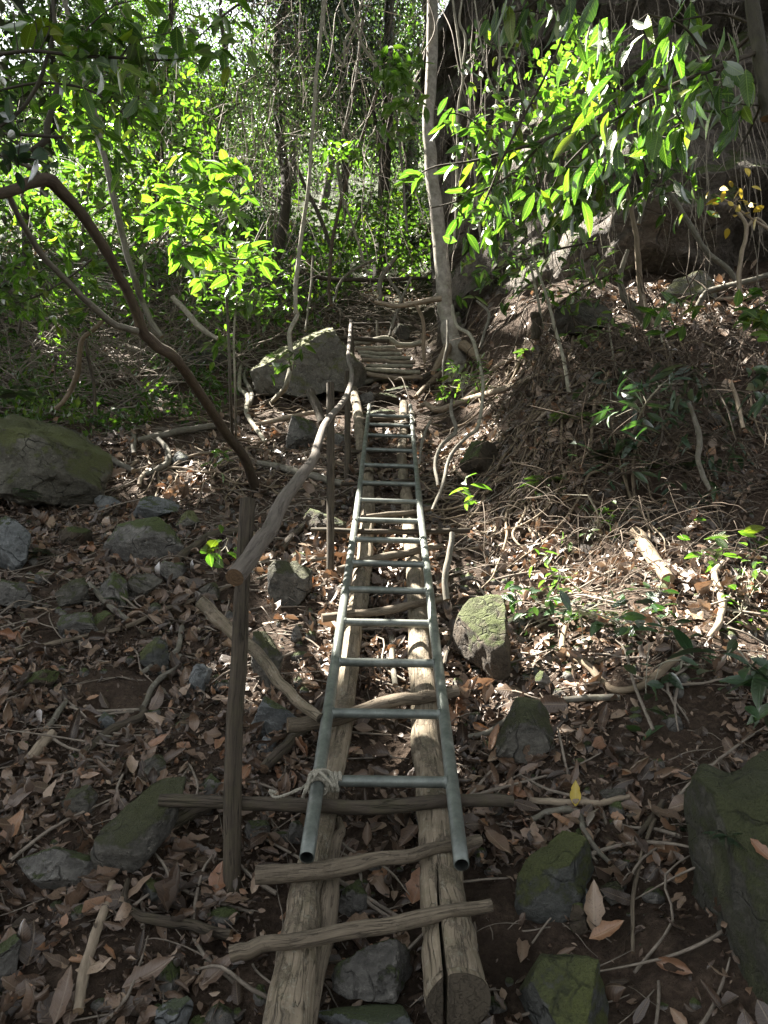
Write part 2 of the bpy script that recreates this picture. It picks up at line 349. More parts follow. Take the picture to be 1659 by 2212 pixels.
M['rleaf'] = leafmat('shade_canopy_leaf', [(0, (.02, .035, .012)), (1, (.05, .07, .025))], .15, .5, .04, ribamt=0, tmul=(1, 1.1, .8))  # dark, barely translucent leaf that lets the added canopy block light
M['eleaf'] = leafmat('evergreen_leaf', [(0, (.012, .03, .010)), (.7, (.028, .058, .015)), (1, (.06, .09, .02))], .4, .4, .05, ribamt=0, tmul=(1.9, 2.1, .8))
k = NT('forest_soil'); ob = k.n('TexCoord').outputs['Object']
a = k.noise(ob, 5, 8, .7); b = k.noise(ob, 45, 6, .75); c = k.n('TexVoronoi', {'Vector': ob, 'Scale': 38.}).outputs['Distance']
col = k.ramp(k.math('ADD', k.math('MULTIPLY', a, .5), k.math('MULTIPLY', b, .5)), (.34, (.024, .016, .011)), (.52, (.066, .046, .033)), (.68, (.15, .108, .08)))
yp = k.n('SeparateXYZ', {0: ob}).outputs[1]
herb = k.ramp(k.math('ADD', k.math('MULTIPLY', yp, .05), k.math('MULTIPLY', a, .3)), (.62, (0, 0, 0)), (.85, (1, 1, 1)))
col = k.mix(k.math('MULTIPLY', herb, .92), col, (.022, .035, .010))
M['soil'] = k.done(k.n('BsdfPrincipled', {'Base Color': col, 'Roughness': .95, 'Specular IOR Level': .2,
    'Normal': k.bump(k.math('ADD', b, k.math('MULTIPLY', c, -.5)), 1., .03)}).outputs[0])
k = NT('galvanised_pipe'); ob = k.n('TexCoord').outputs['Object']; tc = k.attr('tc').outputs['Vector']
a = k.noise(ob, 14, 6, .7); b = k.noise(k.mul(tc, (1, 1, .06)), 160, 4, .6)
col = k.ramp(a, (.34, (.095, .108, .098)), (.56, (.165, .182, .168)), (.7, (.25, .265, .25)))
col = k.mix(k.math('MULTIPLY', k.ramp(k.noise(ob, 30, 6, .8), (.58, (0, 0, 0)), (.66, (1, 1, 1))), .35), col, (.16, .13, .10))
M['metal'] = k.done(k.n('BsdfPrincipled', {'Base Color': col, 'Metallic': .5, 'Roughness': k.ramp(a, (.3, (.55, .55, .55)), (.7, (.36, .36, .36))), 'Normal': k.bump(b, .25, .001)}).outputs[0])
k = NT('hole_shade_black'); M['hole'] = k.done(k.n('BsdfPrincipled', {'Base Color': (.01, .01, .01, 1), 'Roughness': .9}).outputs[0])  # flat black in place of the shade inside the bolt holes
k = NT('pale_rope'); tc = k.attr('tc').outputs['Vector']
col = k.ramp(k.noise(tc, 300, 4), (.3, (.15, .14, .11)), (.7, (.40, .375, .31)))
M['rope'] = k.done(k.n('BsdfPrincipled', {'Base Color': col, 'Roughness': .9, 'Normal': k.bump(k.noise(k.mul(tc, (1, 1, .3)), 500, 2), .6, .002)}).outputs[0])

# ------------------------------------------------------------------ ground: one sheet
ny = 470; yy = np.concatenate([np.linspace(-3, 1.2, 20)[:-1], 1.2 + 60 * (np.linspace(0, 1, ny) ** 2.6)])
xx = np.linspace(-1, 1, 400); xx = 3.2 * xx + 22 * np.sign(xx) * np.abs(xx) ** 4
X, Y = np.meshgrid(xx, yy); x, y = X.ravel(), Y.ravel()
z = ground(x, y) + .03 * fbm(np.stack([x * 7, y * 7, 0 * x], 1), 4, 21) * np.clip(12 / (y + 6), .2, 1)
i = np.arange(len(yy) - 1)[:, None] * len(xx) + np.arange(len(xx) - 1)[None]
q = np.stack([i, i + 1, i + 1 + len(xx), i + len(xx)], 2).reshape(-1, 4)
tag(build('ground', np.stack([x, y, z], 1), [q], M['soil']), kind='structure')

def gnormal(x, y):
    e = .03; return unit(np.stack([ground(x - e, y) - ground(x + e, y), ground(x, y - e) - ground(x, y + e), np.full(len(x), 2 * e)], 1))

# ------------------------------------------------------------------ tubes measured along pixels
def path(txt, mode='g', lift=.5):
    rows = [r.split(',') for r in txt.split()]
    uvw = np.array([[float(a) for a in r[:3]] for r in rows]); n = len(rows); Z = [None] * n
    for i, r in enumerate(rows):
        if len(r) > 3:
            Z[i] = Gz(*uvw[i, :2]) if r[3] == 'g' else float(r[3])
    if mode == 'g': Z = [z if z else Gz(*uvw[i, :2]) for i, z in enumerate(Z)]
    elif mode[0] == 'L': Z = [z if z else Lz(uvw[i, 0], uvw[i, 1], float(mode[1:])) for i, z in enumerate(Z)]
    elif mode == 'v':
        y0 = P(uvw[0, 0], uvw[0, 1], Z[0] or Gz(*uvw[0, :2]))[1]
        Z = [y0 / (cp + (v - VH / 2) / FPX * sp) for v in uvw[:, 1]]
    else:
        kn = [i for i in range(n) if Z[i] is not None]
        s = np.concatenate([[0], np.cumsum(np.hypot(*np.diff(uvw[:, :2], axis=0).T))])
        Z = np.interp(s, s[kn], [Z[i] for i in kn])
    r = uvw[:, 2] / 2 * np.array(Z, float) / FPX
    pts = np.array([P(a, b, z) for (a, b, _), z in zip(uvw, Z)])
    if mode == 'g': pts[:, 2] += r * lift + .026 + .004 * np.array(Z)
    return pts, r
def limb(name, label, cat, mat, txt, mode='g', group=None, sides=10, m=7, rough=.1, wob=.25, seed=None, lump=.1, lift=.5, cap=True):
    p, r = path(txt, mode, lift)
    if group == 'roots' or group == 'hanging lianas': r = r * .8
    mb = addtube(MB(), p, r, sides=sides, m=m, rough=rough, wob=wob, seed=random.randrange(999) if seed is None else seed, lump=lump, cap=cap)
    o = mb.build(name, M[mat], None, p[0])
    return tag(o, label, cat, group)

# ---------------- metal ladder
def rail_pt(side, v):
    pts = [(663, 1852), (771, 1106), (798, 876)] if side < 0 else [(997, 1868), (908, 1106), (886.5, 876)]
    u = np.interp(v, [p[1] for p in pts][::-1], [p[0] for p in pts][::-1]); return P(u, v, Lz(u, v))
lad = empty('metal_ladder', rail_pt(-1, 1852), 'long galvanised steel pipe ladder lying up the slope on two logs', 'ladder')
lad0 = np.array(lad.location)
for sd, vb in ((-1, 1852), (1, 1868)):
    for a, b, r in ((vb, 1100, .0205), (1075, 876, .0185)):
        mb = MB(); p = np.array([rail_pt(sd, v) for v in np.linspace(a, b, 9)])
        t = tube(p, np.full(9, r), 20, 2, .0, 0, cap=False); mb.add(t['V'], t['Q'], tc=t['tc'])
        t = tube(p[::-1], np.full(9, r - .003), 20, 2, .0, 0, cap=False)                  # the inside of the open pipe
        mb.add(t['V'], t['Q'], tc=t['tc'])
        n0, n1 = 0, len(t['V'])
        k = np.arange(20); rev = (20 - k) % 20
        for e in (0,):
            oi = np.arange(20); ii = n1 + (n1 - 20) + np.arange(20)
            # annular lip: nearest matching of the two rings
            Vs = np.vstack(mb.V); mt = [ii[np.argmin(np.linalg.norm(Vs[ii] - Vs[q], axis=1))] for q in oi]
            mb.Q.append(np.array([[oi[q], mt[q], mt[(q + 1) % 20], oi[(q + 1) % 20]] for q in range(20)]))
        mb.build('rail', M['metal'], lad, lad0)
    # sleeve where the two sections join
    p = np.array([rail_pt(sd, v) for v in (1122, 1090, 1060)])
    t = tube(p, [.0218] * 3, 20, 3, 0, 0); MB().add(t['V'], t['Q'], t['T'], tc=t['tc']).build('sleeve', M['metal'], lad, lad0)
    for v in (1018, 1030):
        c = rail_pt(sd, v); dirn = unit(CAM - c)
        t = tube(np.array([c + dirn * .0165, c + dirn * .0205]), [.005, .005], 10, 1, 0, 0)  # small raised disc, coloured black like the shade inside a hole
        MB().add(t['V'], t['Q'], t['T'], tc=t['tc']).build('bolt_hole_dot', M['hole'], lad, lad0)
RUNGS = [1689, 1542.7, 1432.7, 1346.7, 1276, 1218.7, 1168, 1126, 1083.7, 1045.7, 1007, 973.7, 942.3, 919.7, 899.7]
for v in RUNGS:
    a, b = rail_pt(-1, v - 3), rail_pt(1, v + 1); mb = MB()
    a, b = a + (b - a) * .035, b + (a - b) * .035
    t = tube(np.array([a, b]), [.0168, .0168], 18, 4, 0, 0); mb.add(t['V'], t['Q'], t['T'], tc=t['tc'])
    for c, s in ((a, 1), (b, -1)):                                   # weld bead
        t = tube(np.array([c + (b - a) * .002 * s, c + (b - a) * .022 * s, c + (b - a) * .03 * s]), [.021, .0205, .0168], 16, 2, .12, 0, 3); mb.add(t['V'], t['Q'], t['T'], tc=t['tc'])
    mb.build('rung', M['metal'], lad, lad0)

# ---------------- rope tied round the left rail and the first rung
def helix(c0, ax, R0, turns, pitch, n=14, ph=0.):
    ax = unit(ax); x = unit(np.cross(ax, [0, .3, 1])); y = np.cross(ax, x); th = np.linspace(0, turns * 2 * math.pi, int(n * turns))
    return c0 + ax * (th / (2 * math.pi) * pitch)[:, None] + R0 * (x * np.cos(th + ph)[:, None] + y * np.sin(th + ph)[:, None])
def strand(mb, p, r):
    """three strands laid round one another"""
    p, _ = spline(p, np.full(len(p), r), 4)
    d = unit(np.gradient(p, axis=0)); x = unit(np.cross(d, [.2, .5, 1])); y = np.cross(d, x)
    L = np.concatenate([[0], np.cumsum(np.linalg.norm(np.diff(p, axis=0), axis=1))]); th = L / (r * 5.5) * 2 * math.pi
    for k in range(3):
        f = th + k * 2.094; q = p + r * .5 * (x * np.cos(f)[:, None] + y * np.sin(f)[:, None])
        t = tube(q, np.full(len(q), r * .58), 6, 1, 0, 0); mb.add(t['V'], t['Q'], t['T'], tc=t['tc'], cap=t['cap'])
A0 = rail_pt(-1, 1689); ar = unit(rail_pt(-1, 1660) - A0); rr_ = unit(rail_pt(1, 1689) - A0)
rope = empty('rope', A0, 'pale twisted rope knotted round the ladder rail at its lowest rung', 'rope')
mb = MB(); strand(mb, helix(A0 - ar * .03, ar, .027, 4, .0125), .0065); strand(mb, helix(A0 + rr_ * .03, rr_, .024, 3, .0125), .0065)
kn = [P(676, 1680, Lz(676, 1680, -.03)), P(690, 1668, Lz(690, 1668, -.045)), P(706, 1682, Lz(706, 1682, -.05)), P(722, 1700, Lz(722, 1700, -.03)), P(712, 1668, Lz(712, 1668, -.03)), P(690, 1664, Lz(690, 1664, -.05)), P(672, 1690, Lz(672, 1690, -.03))]
strand(mb, np.array(kn), .0055); mb.build('knot', M['rope'], rope, A0)
mb = MB(); strand(mb, np.array([P(672, 1676, Lz(672, 1676, -.03)), P(662, 1700, 1.98), P(655, 1722, 2.0)]), .005)
strand(mb, np.array([P(668, 1690, Lz(668, 1690, -.03)), P(655, 1700, 2.02), P(630, 1712, 2.06), P(600, 1722, 2.1), P(588, 1718, 2.12), P(583, 1708, 2.12), P(596, 1712, 2.11)]), .0045)
mb.build('loose_end', M['rope'], rope, A0)
A1 = rail_pt(1, 897); a1 = unit(rail_pt(1, 880) - A1); mb = MB()
strand(mb, helix(A1 - a1 * .04, a1, .027, 5, .018), .006); strand(mb, np.array([P(872, 892, Lz(872, 892, -.03)), P(880, 897, Lz(880, 897, -.04)), P(893, 902, Lz(893, 902, -.03)), P(896, 912, Lz(896, 912, -.03))]), .006)
tag(mb.build('rope', M['rope'], None, A1), 'thin lashing tying the top of the ladder to the log end', 'rope')

# ---------------- the two log beams under the ladder
OFF = .115
def big_log(name, label, txt, split=None):
    p, r = path(txt, 'L%g' % OFF); root = empty(name, p[0], label, 'log', 'log beams under the ladder')
    if split is None:
        addtube(MB(), p, r, sides=28, m=8, rough=.06, wob=.15, seed=4, lump=.12).build('wood', M['log'], root, p[0])
    else:
        t = tube(p, r, 40, 8, .05, .15, 11, lump=.1); V = t['V']; tc = t['tc']
        # the crack that opens towards the sawn foot: push the two halves apart
        L = tc[:, 2]; op = np.clip(1 - L / split, 0, 1) ** .8
        a = np.arctan2(tc[:, 1], tc[:, 0]); axis = math.radians(140)
        near = np.exp(-(((a - axis + math.pi) % (2 * math.pi) - math.pi) / .2) ** 2)
        rad = np.linalg.norm(tc[:, :2], axis=1, keepdims=True)
        # local axis of the log for each vertex
        sp_, _ = spline(p, r, 8); cum = np.concatenate([[0], np.cumsum(np.linalg.norm(np.diff(sp_, axis=0), axis=1))])
        cen = np.stack([np.interp(L, cum, sp_[:, q]) for q in range(3)], 1)
        V[:] = V + (cen - V) * (near * op * .95)[:, None]
        MB().add(V, t['Q'], t['T'], tc=tc, cap=t['cap'], tint=np.full(len(V), .3)).build('wood', M['log'], root, p[0])
    return root, p, r
l1, lp, lr = big_log('log_beam', 'thick round log with peeling bark under the ladder, running below its left rail',
    "600,2290,122 616,2212,110 640,2059,84 666,1909,66 700,1750,54 736,1589,46 753,1439,42 763,1359,41 776,1286,40 789,1189,34 796,1086,28 795,1030,24")
# loose slab of bark along its side
q = [P(u, v, Lz(u, v, OFF + .02)) for u, v in ((668, 2215), (690, 2060), (712, 1930), (728, 1830), (733, 1770))]
mb = MB(); t = tube(np.array(q), [.014, .024, .026, .022, .008], 12, 6, .25, .6, 9, lump=.3); V = t['V']
mb.add(V, t['Q'], t['T'], tc=t['tc'], cap=t['cap'], tint=np.full(len(V), .7)).build('bark_flap', M['step'], l1, lp[0])
l2, lp2, lr2 = big_log('log_beam', 'thick log split open at its sawn foot, running below the right ladder rail',
    "957,1935,84 948,1859,86 939,1752,76 921,1589,62 910,1456,53 905,1359,45 894,1239,36 890,1189,32 878,1070,27 868,986,20 872,930,19 873,873,18")
q, qr = path("988,2168,140 978,2085,122 966,1992,103 956,1920,92 949,1862,86", 'L%g' % OFF)
cutl = np.array([P(u, v, Lz(u, v, .06)) for u, v in ((969, 2210), (967, 2159), (957, 2070), (950, 1992), (946, 1930), (944, 1850))])
for sg in (-1, 1):
    t = tube(q, qr, 40, 9, .045, .1, 23, lump=.06); V = t['V']
    cx = np.interp(V[:, 1], cutl[:, 1], cutl[:, 0]); gp = np.interp(V[:, 1], cutl[::5, 1], [.0055, .0]) + .0012
    V[:, 0] = np.minimum(V[:, 0], cx - gp) if sg < 0 else np.maximum(V[:, 0], cx + gp)
    MB().add(V, t['Q'], t['T'], tc=t['tc'], cap=t['cap'], tint=np.full(len(V), .35)).build('split_half', M['log'], l2, lp2[0])
# upper log continuing the left beam beside the ladder top
addtube(MB(), np.array([P(764, 843, Lz(764, 843, .03)), P(770, 880, Lz(770, 880, .05)), P(776, 920, Lz(776, 920, .07)), P(783, 965, Lz(783, 965, .09)), P(792, 1030, Lz(792, 1030, .11))]), [.045, .05, .05, .05, .055], 14, 6, .08, .2, 6, lump=.2).build('wood', M['log'], None, None)
o = C.objects['wood.002']; o.name = 'log_beam'; tag(o, 'pale upper log continuing the left beam beside the ladder top', 'log', 'log beams under the ladder')

# ---------------- cross sticks of the older wooden ladder
CS = [
 ("long dark cross stick behind the lowest metal rung, reaching left past the post", 'dark', "347,1731,25 553,1737,27 696,1742,28 836,1742,29 970,1732,27 1106,1730,25", .045),
 ("thick weathered cross stick just below the feet of the metal ladder", 'step', "556,1886,39 686,1879,37 820,1856,31 970,1829,26 1036,1816,22", .052),
 ("lowest cross stick, cracked and rising to the right across both logs", 'step', "500,2056,32 553,2046,33 686,2026,34 820,2002,33 953,1972,30 1063,1956,27", .05),
 ("thick slanting cross stick just under the second metal rung", 'step', "625,1569,31 696,1559,31 786,1533,30 886,1511,27 986,1496,24", .05),
 ("wavy cross stick between the fourth and fifth metal rungs", 'step', "696,1336,18 770,1326,17 853,1316,17 920,1299,15 953,1294,12", .05),
 ("cross stick rising right between the fifth and sixth metal rungs", 'step', "731,1231,16 803,1209,15 886,1193,15 953,1179,12", .05),
 ("thin straight cross stick reaching from the second post into the sunlit litter", 'dark', "671,1144,11 786,1148,11 886,1148,12 1016,1146,11", .05),
 ("short pale cross stick just above the eighth metal rung", 'step', "780,1118,11 830,1113,12 886,1108,12 930,1098,10", .05),
 ("thin cross stick under the ladder joint", 'dark', "738,1046,8 830,1043,8 920,1033,8", .06),
 ("thin cross stick just below the fourth rung from the top", 'dark', "760,976,10 830,974,10 890,970,9", .05),
 ("short cross stick under the second metal rung from the top", 'dark', "763,921,10 830,918,10 886,916,9", .05),
 ("topmost cross stick, right under the last metal rung", 'step', "774,907,9 820,905,9 872,902,9", .045)]
for la, mt, tx, off in CS:
    limb('cross_stick', la, 'stick', mt, tx, 'L%g' % off, 'wooden cross sticks under the metal ladder', sides=16, lump=.25, wob=.35)

# ---------------- posts and handrail
def post(label, tx, mat='post', zb=None):
    p, r = path(tx, 'v'); d = unit(p[0] - p[1]); p[0] = p[0] + d * .05
    mb = addtube(MB(), p, r, sides=16, m=6, rough=.06, wob=.06, seed=random.randrange(99), lump=.05)
    tag(mb.build('post', M[mat], None, p[0]), label, 'post', 'handrail posts')
post('tall mossy post with a chipped top holding the lower end of the handrail', "501,1925,39 503,1659,38 517,1400,34 523,1273,33 535,1078,33")
post('thin straight post under the middle of the handrail', "713,1249,16 714,1040,17 714,828,17")
post('slim post behind the upper handrail, just left of the ladder', "750,1036,14 751,920,13 750,803,11")
post('upright stake at the foot of the log stairs beside the slab rock', "762,838,10 761,760,9 758,690,6")
limb('handrail', 'smooth bent pole handrail rising from the front post to the stairs', 'handrail', 'rail',
     "508,1247,41,2.13 548,1192,39,2.3 586,1138,36,2.55 610,1084,31,2.8 650,1030,26,3.15 678,990,20,3.45 686,960,18,3.65 706,910,15,4.05 740,870,13,4.7 755,838,12,5.3 760,806,10,6 752,773,9,6.8 756,726,8,7.6 758,694,7,8.2",
     'a', sides=18, m=8, lump=.04, wob=.1, rough=.03)

# ---------------- rocks
def ico(sub):
    import bmesh
    b = bmesh.new(); bmesh.ops.create_icosphere(b, subdivisions=sub, radius=1)
    V = np.array([v.co[:] for v in b.verts]); F = np.array([[v.index for v in f.verts] for f in b.faces]); b.free(); return V, F
ICO = {k: ico(k) for k in (3, 4, 5, 6)}
def rockshape(dim, seed, cuts=10, rough=.06, sub=5, freq=1.6, planes=None):
    V, F = ICO[sub]; V = V.copy(); g = np.random.default_rng(seed)
    for k in range(cuts):
        n = unit(g.normal(size=3)); c = g.uniform(.34, .72); d = V @ n - c; V -= n[None] * (np.maximum(d, 0) * .93)[:, None]
    for n, c in planes or ():
        n = unit(np.array(n, float)); d = V @ n - c; V -= n[None] * (np.maximum(d, 0) * .96)[:, None]
    nrm = unit(V); V = V + nrm * (rough * fbm(V * freq + seed, 5, seed) + (.045 * fbm(V * 4.5 + seed, 5, seed + 3)))[:, None]
    return V * np.array(dim)[None], F
def rock(name, label, mat, u, v, w_, h_, Z=None, depth=.8, seed=1, cuts=17, rough=.03, sub=5, rot=0., group='rocks on the slope', planes=None, cat='rock'):
    if u < 480 and w_ < 240: w_, h_ = w_ * 1.15, h_ * 1.2
    Z = Z or Gz(u, v + .38 * h_); c = P(u, v + .03 * h_, Z - .03 * w_ * Z / FPX)
    a, b = w_ / 2 * Z / FPX * 1.27, h_ / 2 * Z / FPX * 1.36
    V, F = rockshape((a, (a + b) / 2 * depth, b), seed, cuts, rough, sub, planes=planes)
    if rot:
        x, z = V[:, 0].copy(), V[:, 2].copy(); V[:, 0] = x * math.cos(rot) - z * math.sin(rot); V[:, 2] = x * math.sin(rot) + z * math.cos(rot)
    return tag(build(name, V + c, [F], M[mat], None, c), label, cat, group)
ROCKS = [
 ('boulder', 'huge rounded boulder with a mossy crown at the left edge of the slope', 'crown', 70, 992, 250, 255, dict(depth=.9, seed=14, cuts=5, sub=6, rough=.08, planes=[((-.15, -.35, .95), .62), ((.75, -.5, .45), .62), ((.2, -1, -.1), .6)])),
 ('rock', 'pale flat stone lying just above a lichen-spotted rock, right of the huge boulder', 'blue', 326, 1103, 118, 48, dict(seed=21)),
 ('rock', 'lichen-spotted broad rock below the pale flat stone', 'rock', 298, 1166, 150, 92, dict(seed=22)),
 ('rock', 'grey rock beneath the huge boulder with a fern in front', 'blue', 28, 1178, 100, 110, dict(seed=23)),
 ('rock', 'dull brown rock under the right foot of the huge boulder', 'brown', 160, 1156, 78, 64, dict(seed=24)),
 ('rock', 'large angular mossy slab left of the tall post', 'moss', 318, 1782, 212, 118, dict(seed=33, cuts=14, rough=.03, rot=.5, depth=.7)),
 ('rock', 'low dark rock half buried below the angular mossy slab', 'rock', 145, 1872, 190, 66, dict(seed=26)),
 ('rock', 'small rounded rock with green moss, left of the angular mossy slab', 'moss', 176, 1732, 105, 62, dict(seed=27)),
 ('rock', 'dark pointed rock beside the thin second post', 'moss', 608, 1245, 104, 120, dict(seed=28, cuts=12)),
 ('rock', 'brown boulder behind the thin second post', 'brown', 705, 1136, 118, 104, dict(seed=29)),
 ('rock', 'upright mossy rock behind the leaning pole', 'moss', 577, 1420, 92, 140, dict(seed=30)),
 ('rock', 'flat blue-grey rock at the foot of the leaning pole', 'blue', 582, 1548, 130, 88, dict(seed=31, cuts=12)),
 ('rock', 'large brown mossy rock just right of the ladder middle', 'brown', 1056, 1388, 130, 160, dict(seed=32, cuts=6)),
 ('rock', 'mossy rock crossed by a grey root, right of the ladder', 'moss', 1138, 1588, 145, 140, dict(seed=34)),
 ('rock', 'green-topped rock under a forked dead branch, right of the ladder foot', 'bright', 1188, 1880, 165, 160, dict(seed=35, cuts=5, rough=.05, planes=[((-.25, -.35, .9), .34), ((.8, -.6, .1), .66), ((-.9, -.4, .2), .7), ((.1, -1, -.15), .6)])),
 ('rock', 'bright moss covered rock at the bottom edge, right of the split log', 'bright', 1215, 2135, 205, 190, dict(seed=36, cuts=4, rough=.05, planes=[((-.2, -.62, .75), .40), ((.9, -.45, .05), .6), ((.05, .15, 1), .48), ((-1, -.1, .1), .7)])),
 ('rock', 'grey angular rock between the feet of the two logs', 'rock', 826, 2112, 172, 130, dict(seed=37, cuts=13, rough=.03)),
 ('rock', 'flat pale step stone at the very bottom between the logs', 'blue', 815, 2205, 270, 74, dict(seed=38, depth=1.1)),
 ('rock', 'dark blue-grey wedge stone cut by the bottom edge of the picture', 'blue', 370, 2200, 100, 84, dict(seed=39, cuts=13)),
 ('rock', 'small rock between the logs beside the loose bark', 'rock', 762, 1942, 92, 90, dict(seed=40)),
 ('rock', 'dark rock at the left edge low on the slope', 'rock', 12, 2080, 75, 90, dict(seed=41)),
 ('rock', 'squat dark oval stone right of the small stick, mid left slope', 'rock', 163, 1342, 92, 56, dict(seed=42)),
 ('rock', 'small tan stone touching the squat dark oval stone', 'brown', 212, 1352, 46, 48, dict(seed=43)),
 ('rock', 'tilted dark stone at the upper end of the small stick', 'moss', 166, 1278, 78, 62, dict(seed=44)),
 ('rock', 'rounded dark stone with a fern tuft below it', 'moss', 302, 1268, 68, 56, dict(seed=45)),
 ('rock', 'lichen-grey stone left of the fern tuft', 'rock', 246, 1276, 66, 60, dict(seed=46)),
 ('rock', 'dark broad stone at the left edge below the ferned grey rock', 'rock', 38, 1292, 92, 54, dict(seed=47)),
 ('rock', 'green mossy stone above the bare roots, left of the post', 'bright', 332, 1412, 78, 70, dict(seed=48)),
 ('rock', 'mossy stone just left of the tall post below the handrail end', 'moss', 456, 1278, 48, 46, dict(seed=49)),
 ('rock', 'small pyramid stone right of the ladder feet', 'blue', 1264, 1940, 56, 44, dict(seed=50, cuts=12)),
 ('rock', 'rough small stone under the pyramid stone', 'brown', 1252, 1992, 48, 60, dict(seed=51)),
 ('rock', 'grey slab behind the handrail bend, below the slab rock', 'rock', 644, 930, 88, 92, dict(seed=52, cuts=12)),
 ('rock', 'flat dark stone on top of the small stack at the foot of the log stairs', 'rock', 858, 843, 66, 20, dict(seed=53)),
 ('rock', 'long flat stone in the middle of the small stack below the stairs', 'brown', 838, 860, 80, 28, dict(seed=54, depth=.7)),
 ('rock', 'wide pale stone right above the last metal rung', 'rock', 828, 894, 96, 38, dict(seed=55)),
 ('rock', 'dark wedge stone left of the small stack', 'rock', 790, 865, 52, 40, dict(seed=56)),
 ('rock', 'mossy block beside the upper end of the log stairs', 'moss', 866, 718, 46, 40, dict(seed=57)),
 ('rock', 'yellowish flat rock in the brush left of the slab rock', 'slab', 435, 745, 70, 26, dict(seed=58)),
 ('rock', 'dark stone under the yellowish flat rock', 'rock', 450, 772, 92, 52, dict(seed=59)),
 ('rock', 'small stone under the third metal rung gap behind the post', 'blue', 575, 1610, 56, 40, dict(seed=60)),
 ('rock', 'flat stone in the litter below the long horizontal dead log', 'blue', 392, 990, 44, 24, dict(seed=61)),
 ('rock', 'small buried stone left of the ladder joint', 'rock', 728, 946, 36, 44, dict(seed=62)),
 ('rock', 'broad mossy ledge rock at the foot of the cliff', 'moss', 1262, 690, 190, 64, dict(seed=63, depth=.9)),
 ('rock', 'brown overhanging rock below the tangled roots right of the ladder', 'brown', 1036, 985, 120, 120, dict(seed=64)),
 ('rock', 'pale rock by the cliff foot behind the grey branch', 'slab', 1500, 622, 150, 70, dict(seed=65)),
 ('rock', 'dark mossy stone in the litter above the yellow leaf', 'moss', 1332, 1724, 60, 44, dict(seed=66)),
 ('rock', 'small dark stone in the litter beside the third post', 'rock', 640, 1372, 36, 44, dict(seed=67)),
 ('rock', 'small rounded stone left of the front ladder foot', 'rock', 640, 1795, 56, 60, dict(seed=68)),
 ('rock', 'green patch stone between the post foot and the root', 'bright', 334, 1922, 62, 52, dict(seed=69)),
 ('rock', 'dark stone half hidden beneath the left cross stick end', 'rock', 455, 1700, 60, 50, dict(seed=70)),
 ('rock', 'flat grey stone between the huge boulder and the lichen-spotted rock', 'blue', 228, 1082, 66, 40, dict(seed=81)),
 ('rock', 'flat pale stone sunk in the litter right of the lichen-spotted rock', 'slab', 405, 1128, 60, 34, dict(seed=82)),
 ('rock', 'small angular stone below the lichen-spotted rock', 'rock', 365, 1232, 56, 44, dict(seed=83)),
 ('rock', 'brownish flat stone on the bare soil at the far left', 'brown', 80, 1470, 80, 44, dict(seed=84)),
 ('rock', 'grey stone beside the gnarled stepping root', 'blue', 430, 1470, 52, 60, dict(seed=85)),
 ('rock', 'small blue stone on the soil below the orange leaf', 'blue', 222, 1560, 46, 36, dict(seed=86)),
 ('rock', 'dark stone just above the left end of the dark cross stick', 'moss', 330, 1660, 70, 50, dict(seed=87)),
 ('rock', 'grey block left of the loose bark of the left log', 'rock', 560, 1790, 70, 56, dict(seed=88)),
 ('rock', 'half buried stone in the middle of the lower right litter', 'moss', 1330, 1930, 64, 54, dict(seed=89)),
 ('rock', 'small dark stone in the litter right of the large brown mossy rock', 'rock', 1172, 1470, 46, 60, dict(seed=71)),
]
for nm, la, mt, u, v, a, b, kw in ROCKS: rock(nm, la, mt, u, v, a, b, **kw)
c = P(1775, 2190, 1.84)
V, F = rockshape((.50, .38, .63), 143, 2, .05, 6, planes=[((-.25, -1, .28), .72), ((-1, -.35, .1), .72), ((-.1, -.2, 1), .86), ((-.75, -.6, .55), .78)])
BIGB = tag(build('boulder', V + c, [F], M['bigmoss'], None, c), 'big mossy boulder with fallen leaves on it at the lower right edge', 'rock', 'rocks on the slope')
# the slab rock by the stairs: broad lit face on top, dark face to the right
c = P(668, 785, 9.0)
V, F = rockshape((.74, .75, .66), 91, 2, .04, 6, planes=[((-.42, -.55, .72), .34), ((.42, -.88, -.12), .44), ((.8, -.2, .55), .66), ((-1, -.1, .15), .8)])
tag(build('boulder', V + c, [F], M['slab'], None, c), 'tilted slab boulder with a pale lichen face beside the log stairs', 'rock', 'rocks on the slope')

# ---------------- cliff on the right
nx, nz = 260, 320; xs = np.linspace(.72, 11, nx); zs = np.linspace(2.6, 12.5, nz); X, Zz = np.meshgrid(xs, zs)
yb = np.interp(Zz, [2, 3.2, 3.8, 4.25, 4.75, 5.6, 8, 12.5], [6.7, 6.8, 7.5, 7.6, 6.5, 6.6, 7.4, 9.2]) + np.clip(2.4 - X, 0, 3) * 2.0 + np.clip(X - 4, 0, 9) * -.25
pp = np.stack([X.ravel(), yb.ravel() * .5, Zz.ravel()], 1)
wx_, wz_ = pp[:, 0] + .35 * vnoise(pp * 1.3, 51), pp[:, 2] + .3 * vnoise(pp * 1.1, 52)
st_ = wz_ * 1.25 + .25 * wx_; blk = _h(np.floor(wx_ * 1.1 + .5 * np.floor(st_)).astype(np.int64), np.floor(st_).astype(np.int64), np.zeros(len(pp), np.int64), 5)
blk2 = _h(np.floor(wx_ * 2.9 + 3).astype(np.int64), np.floor(wz_ * 3.3).astype(np.int64), np.zeros(len(pp), np.int64), 9)
dn = .5 * fbm(pp * .75, 5, 31) + .55 * blk + .13 * blk2 + .45 * (st_ - np.floor(st_)) + .07 * fbm(pp * 5, 4, 41)
Yf = yb + dn.reshape(yb.shape) * .6; Vf = np.stack([X, Yf, Zz + CAM[2] + .15 * vnoise(pp * 1.4, 44).reshape(X.shape)], 2).reshape(-1, 3)
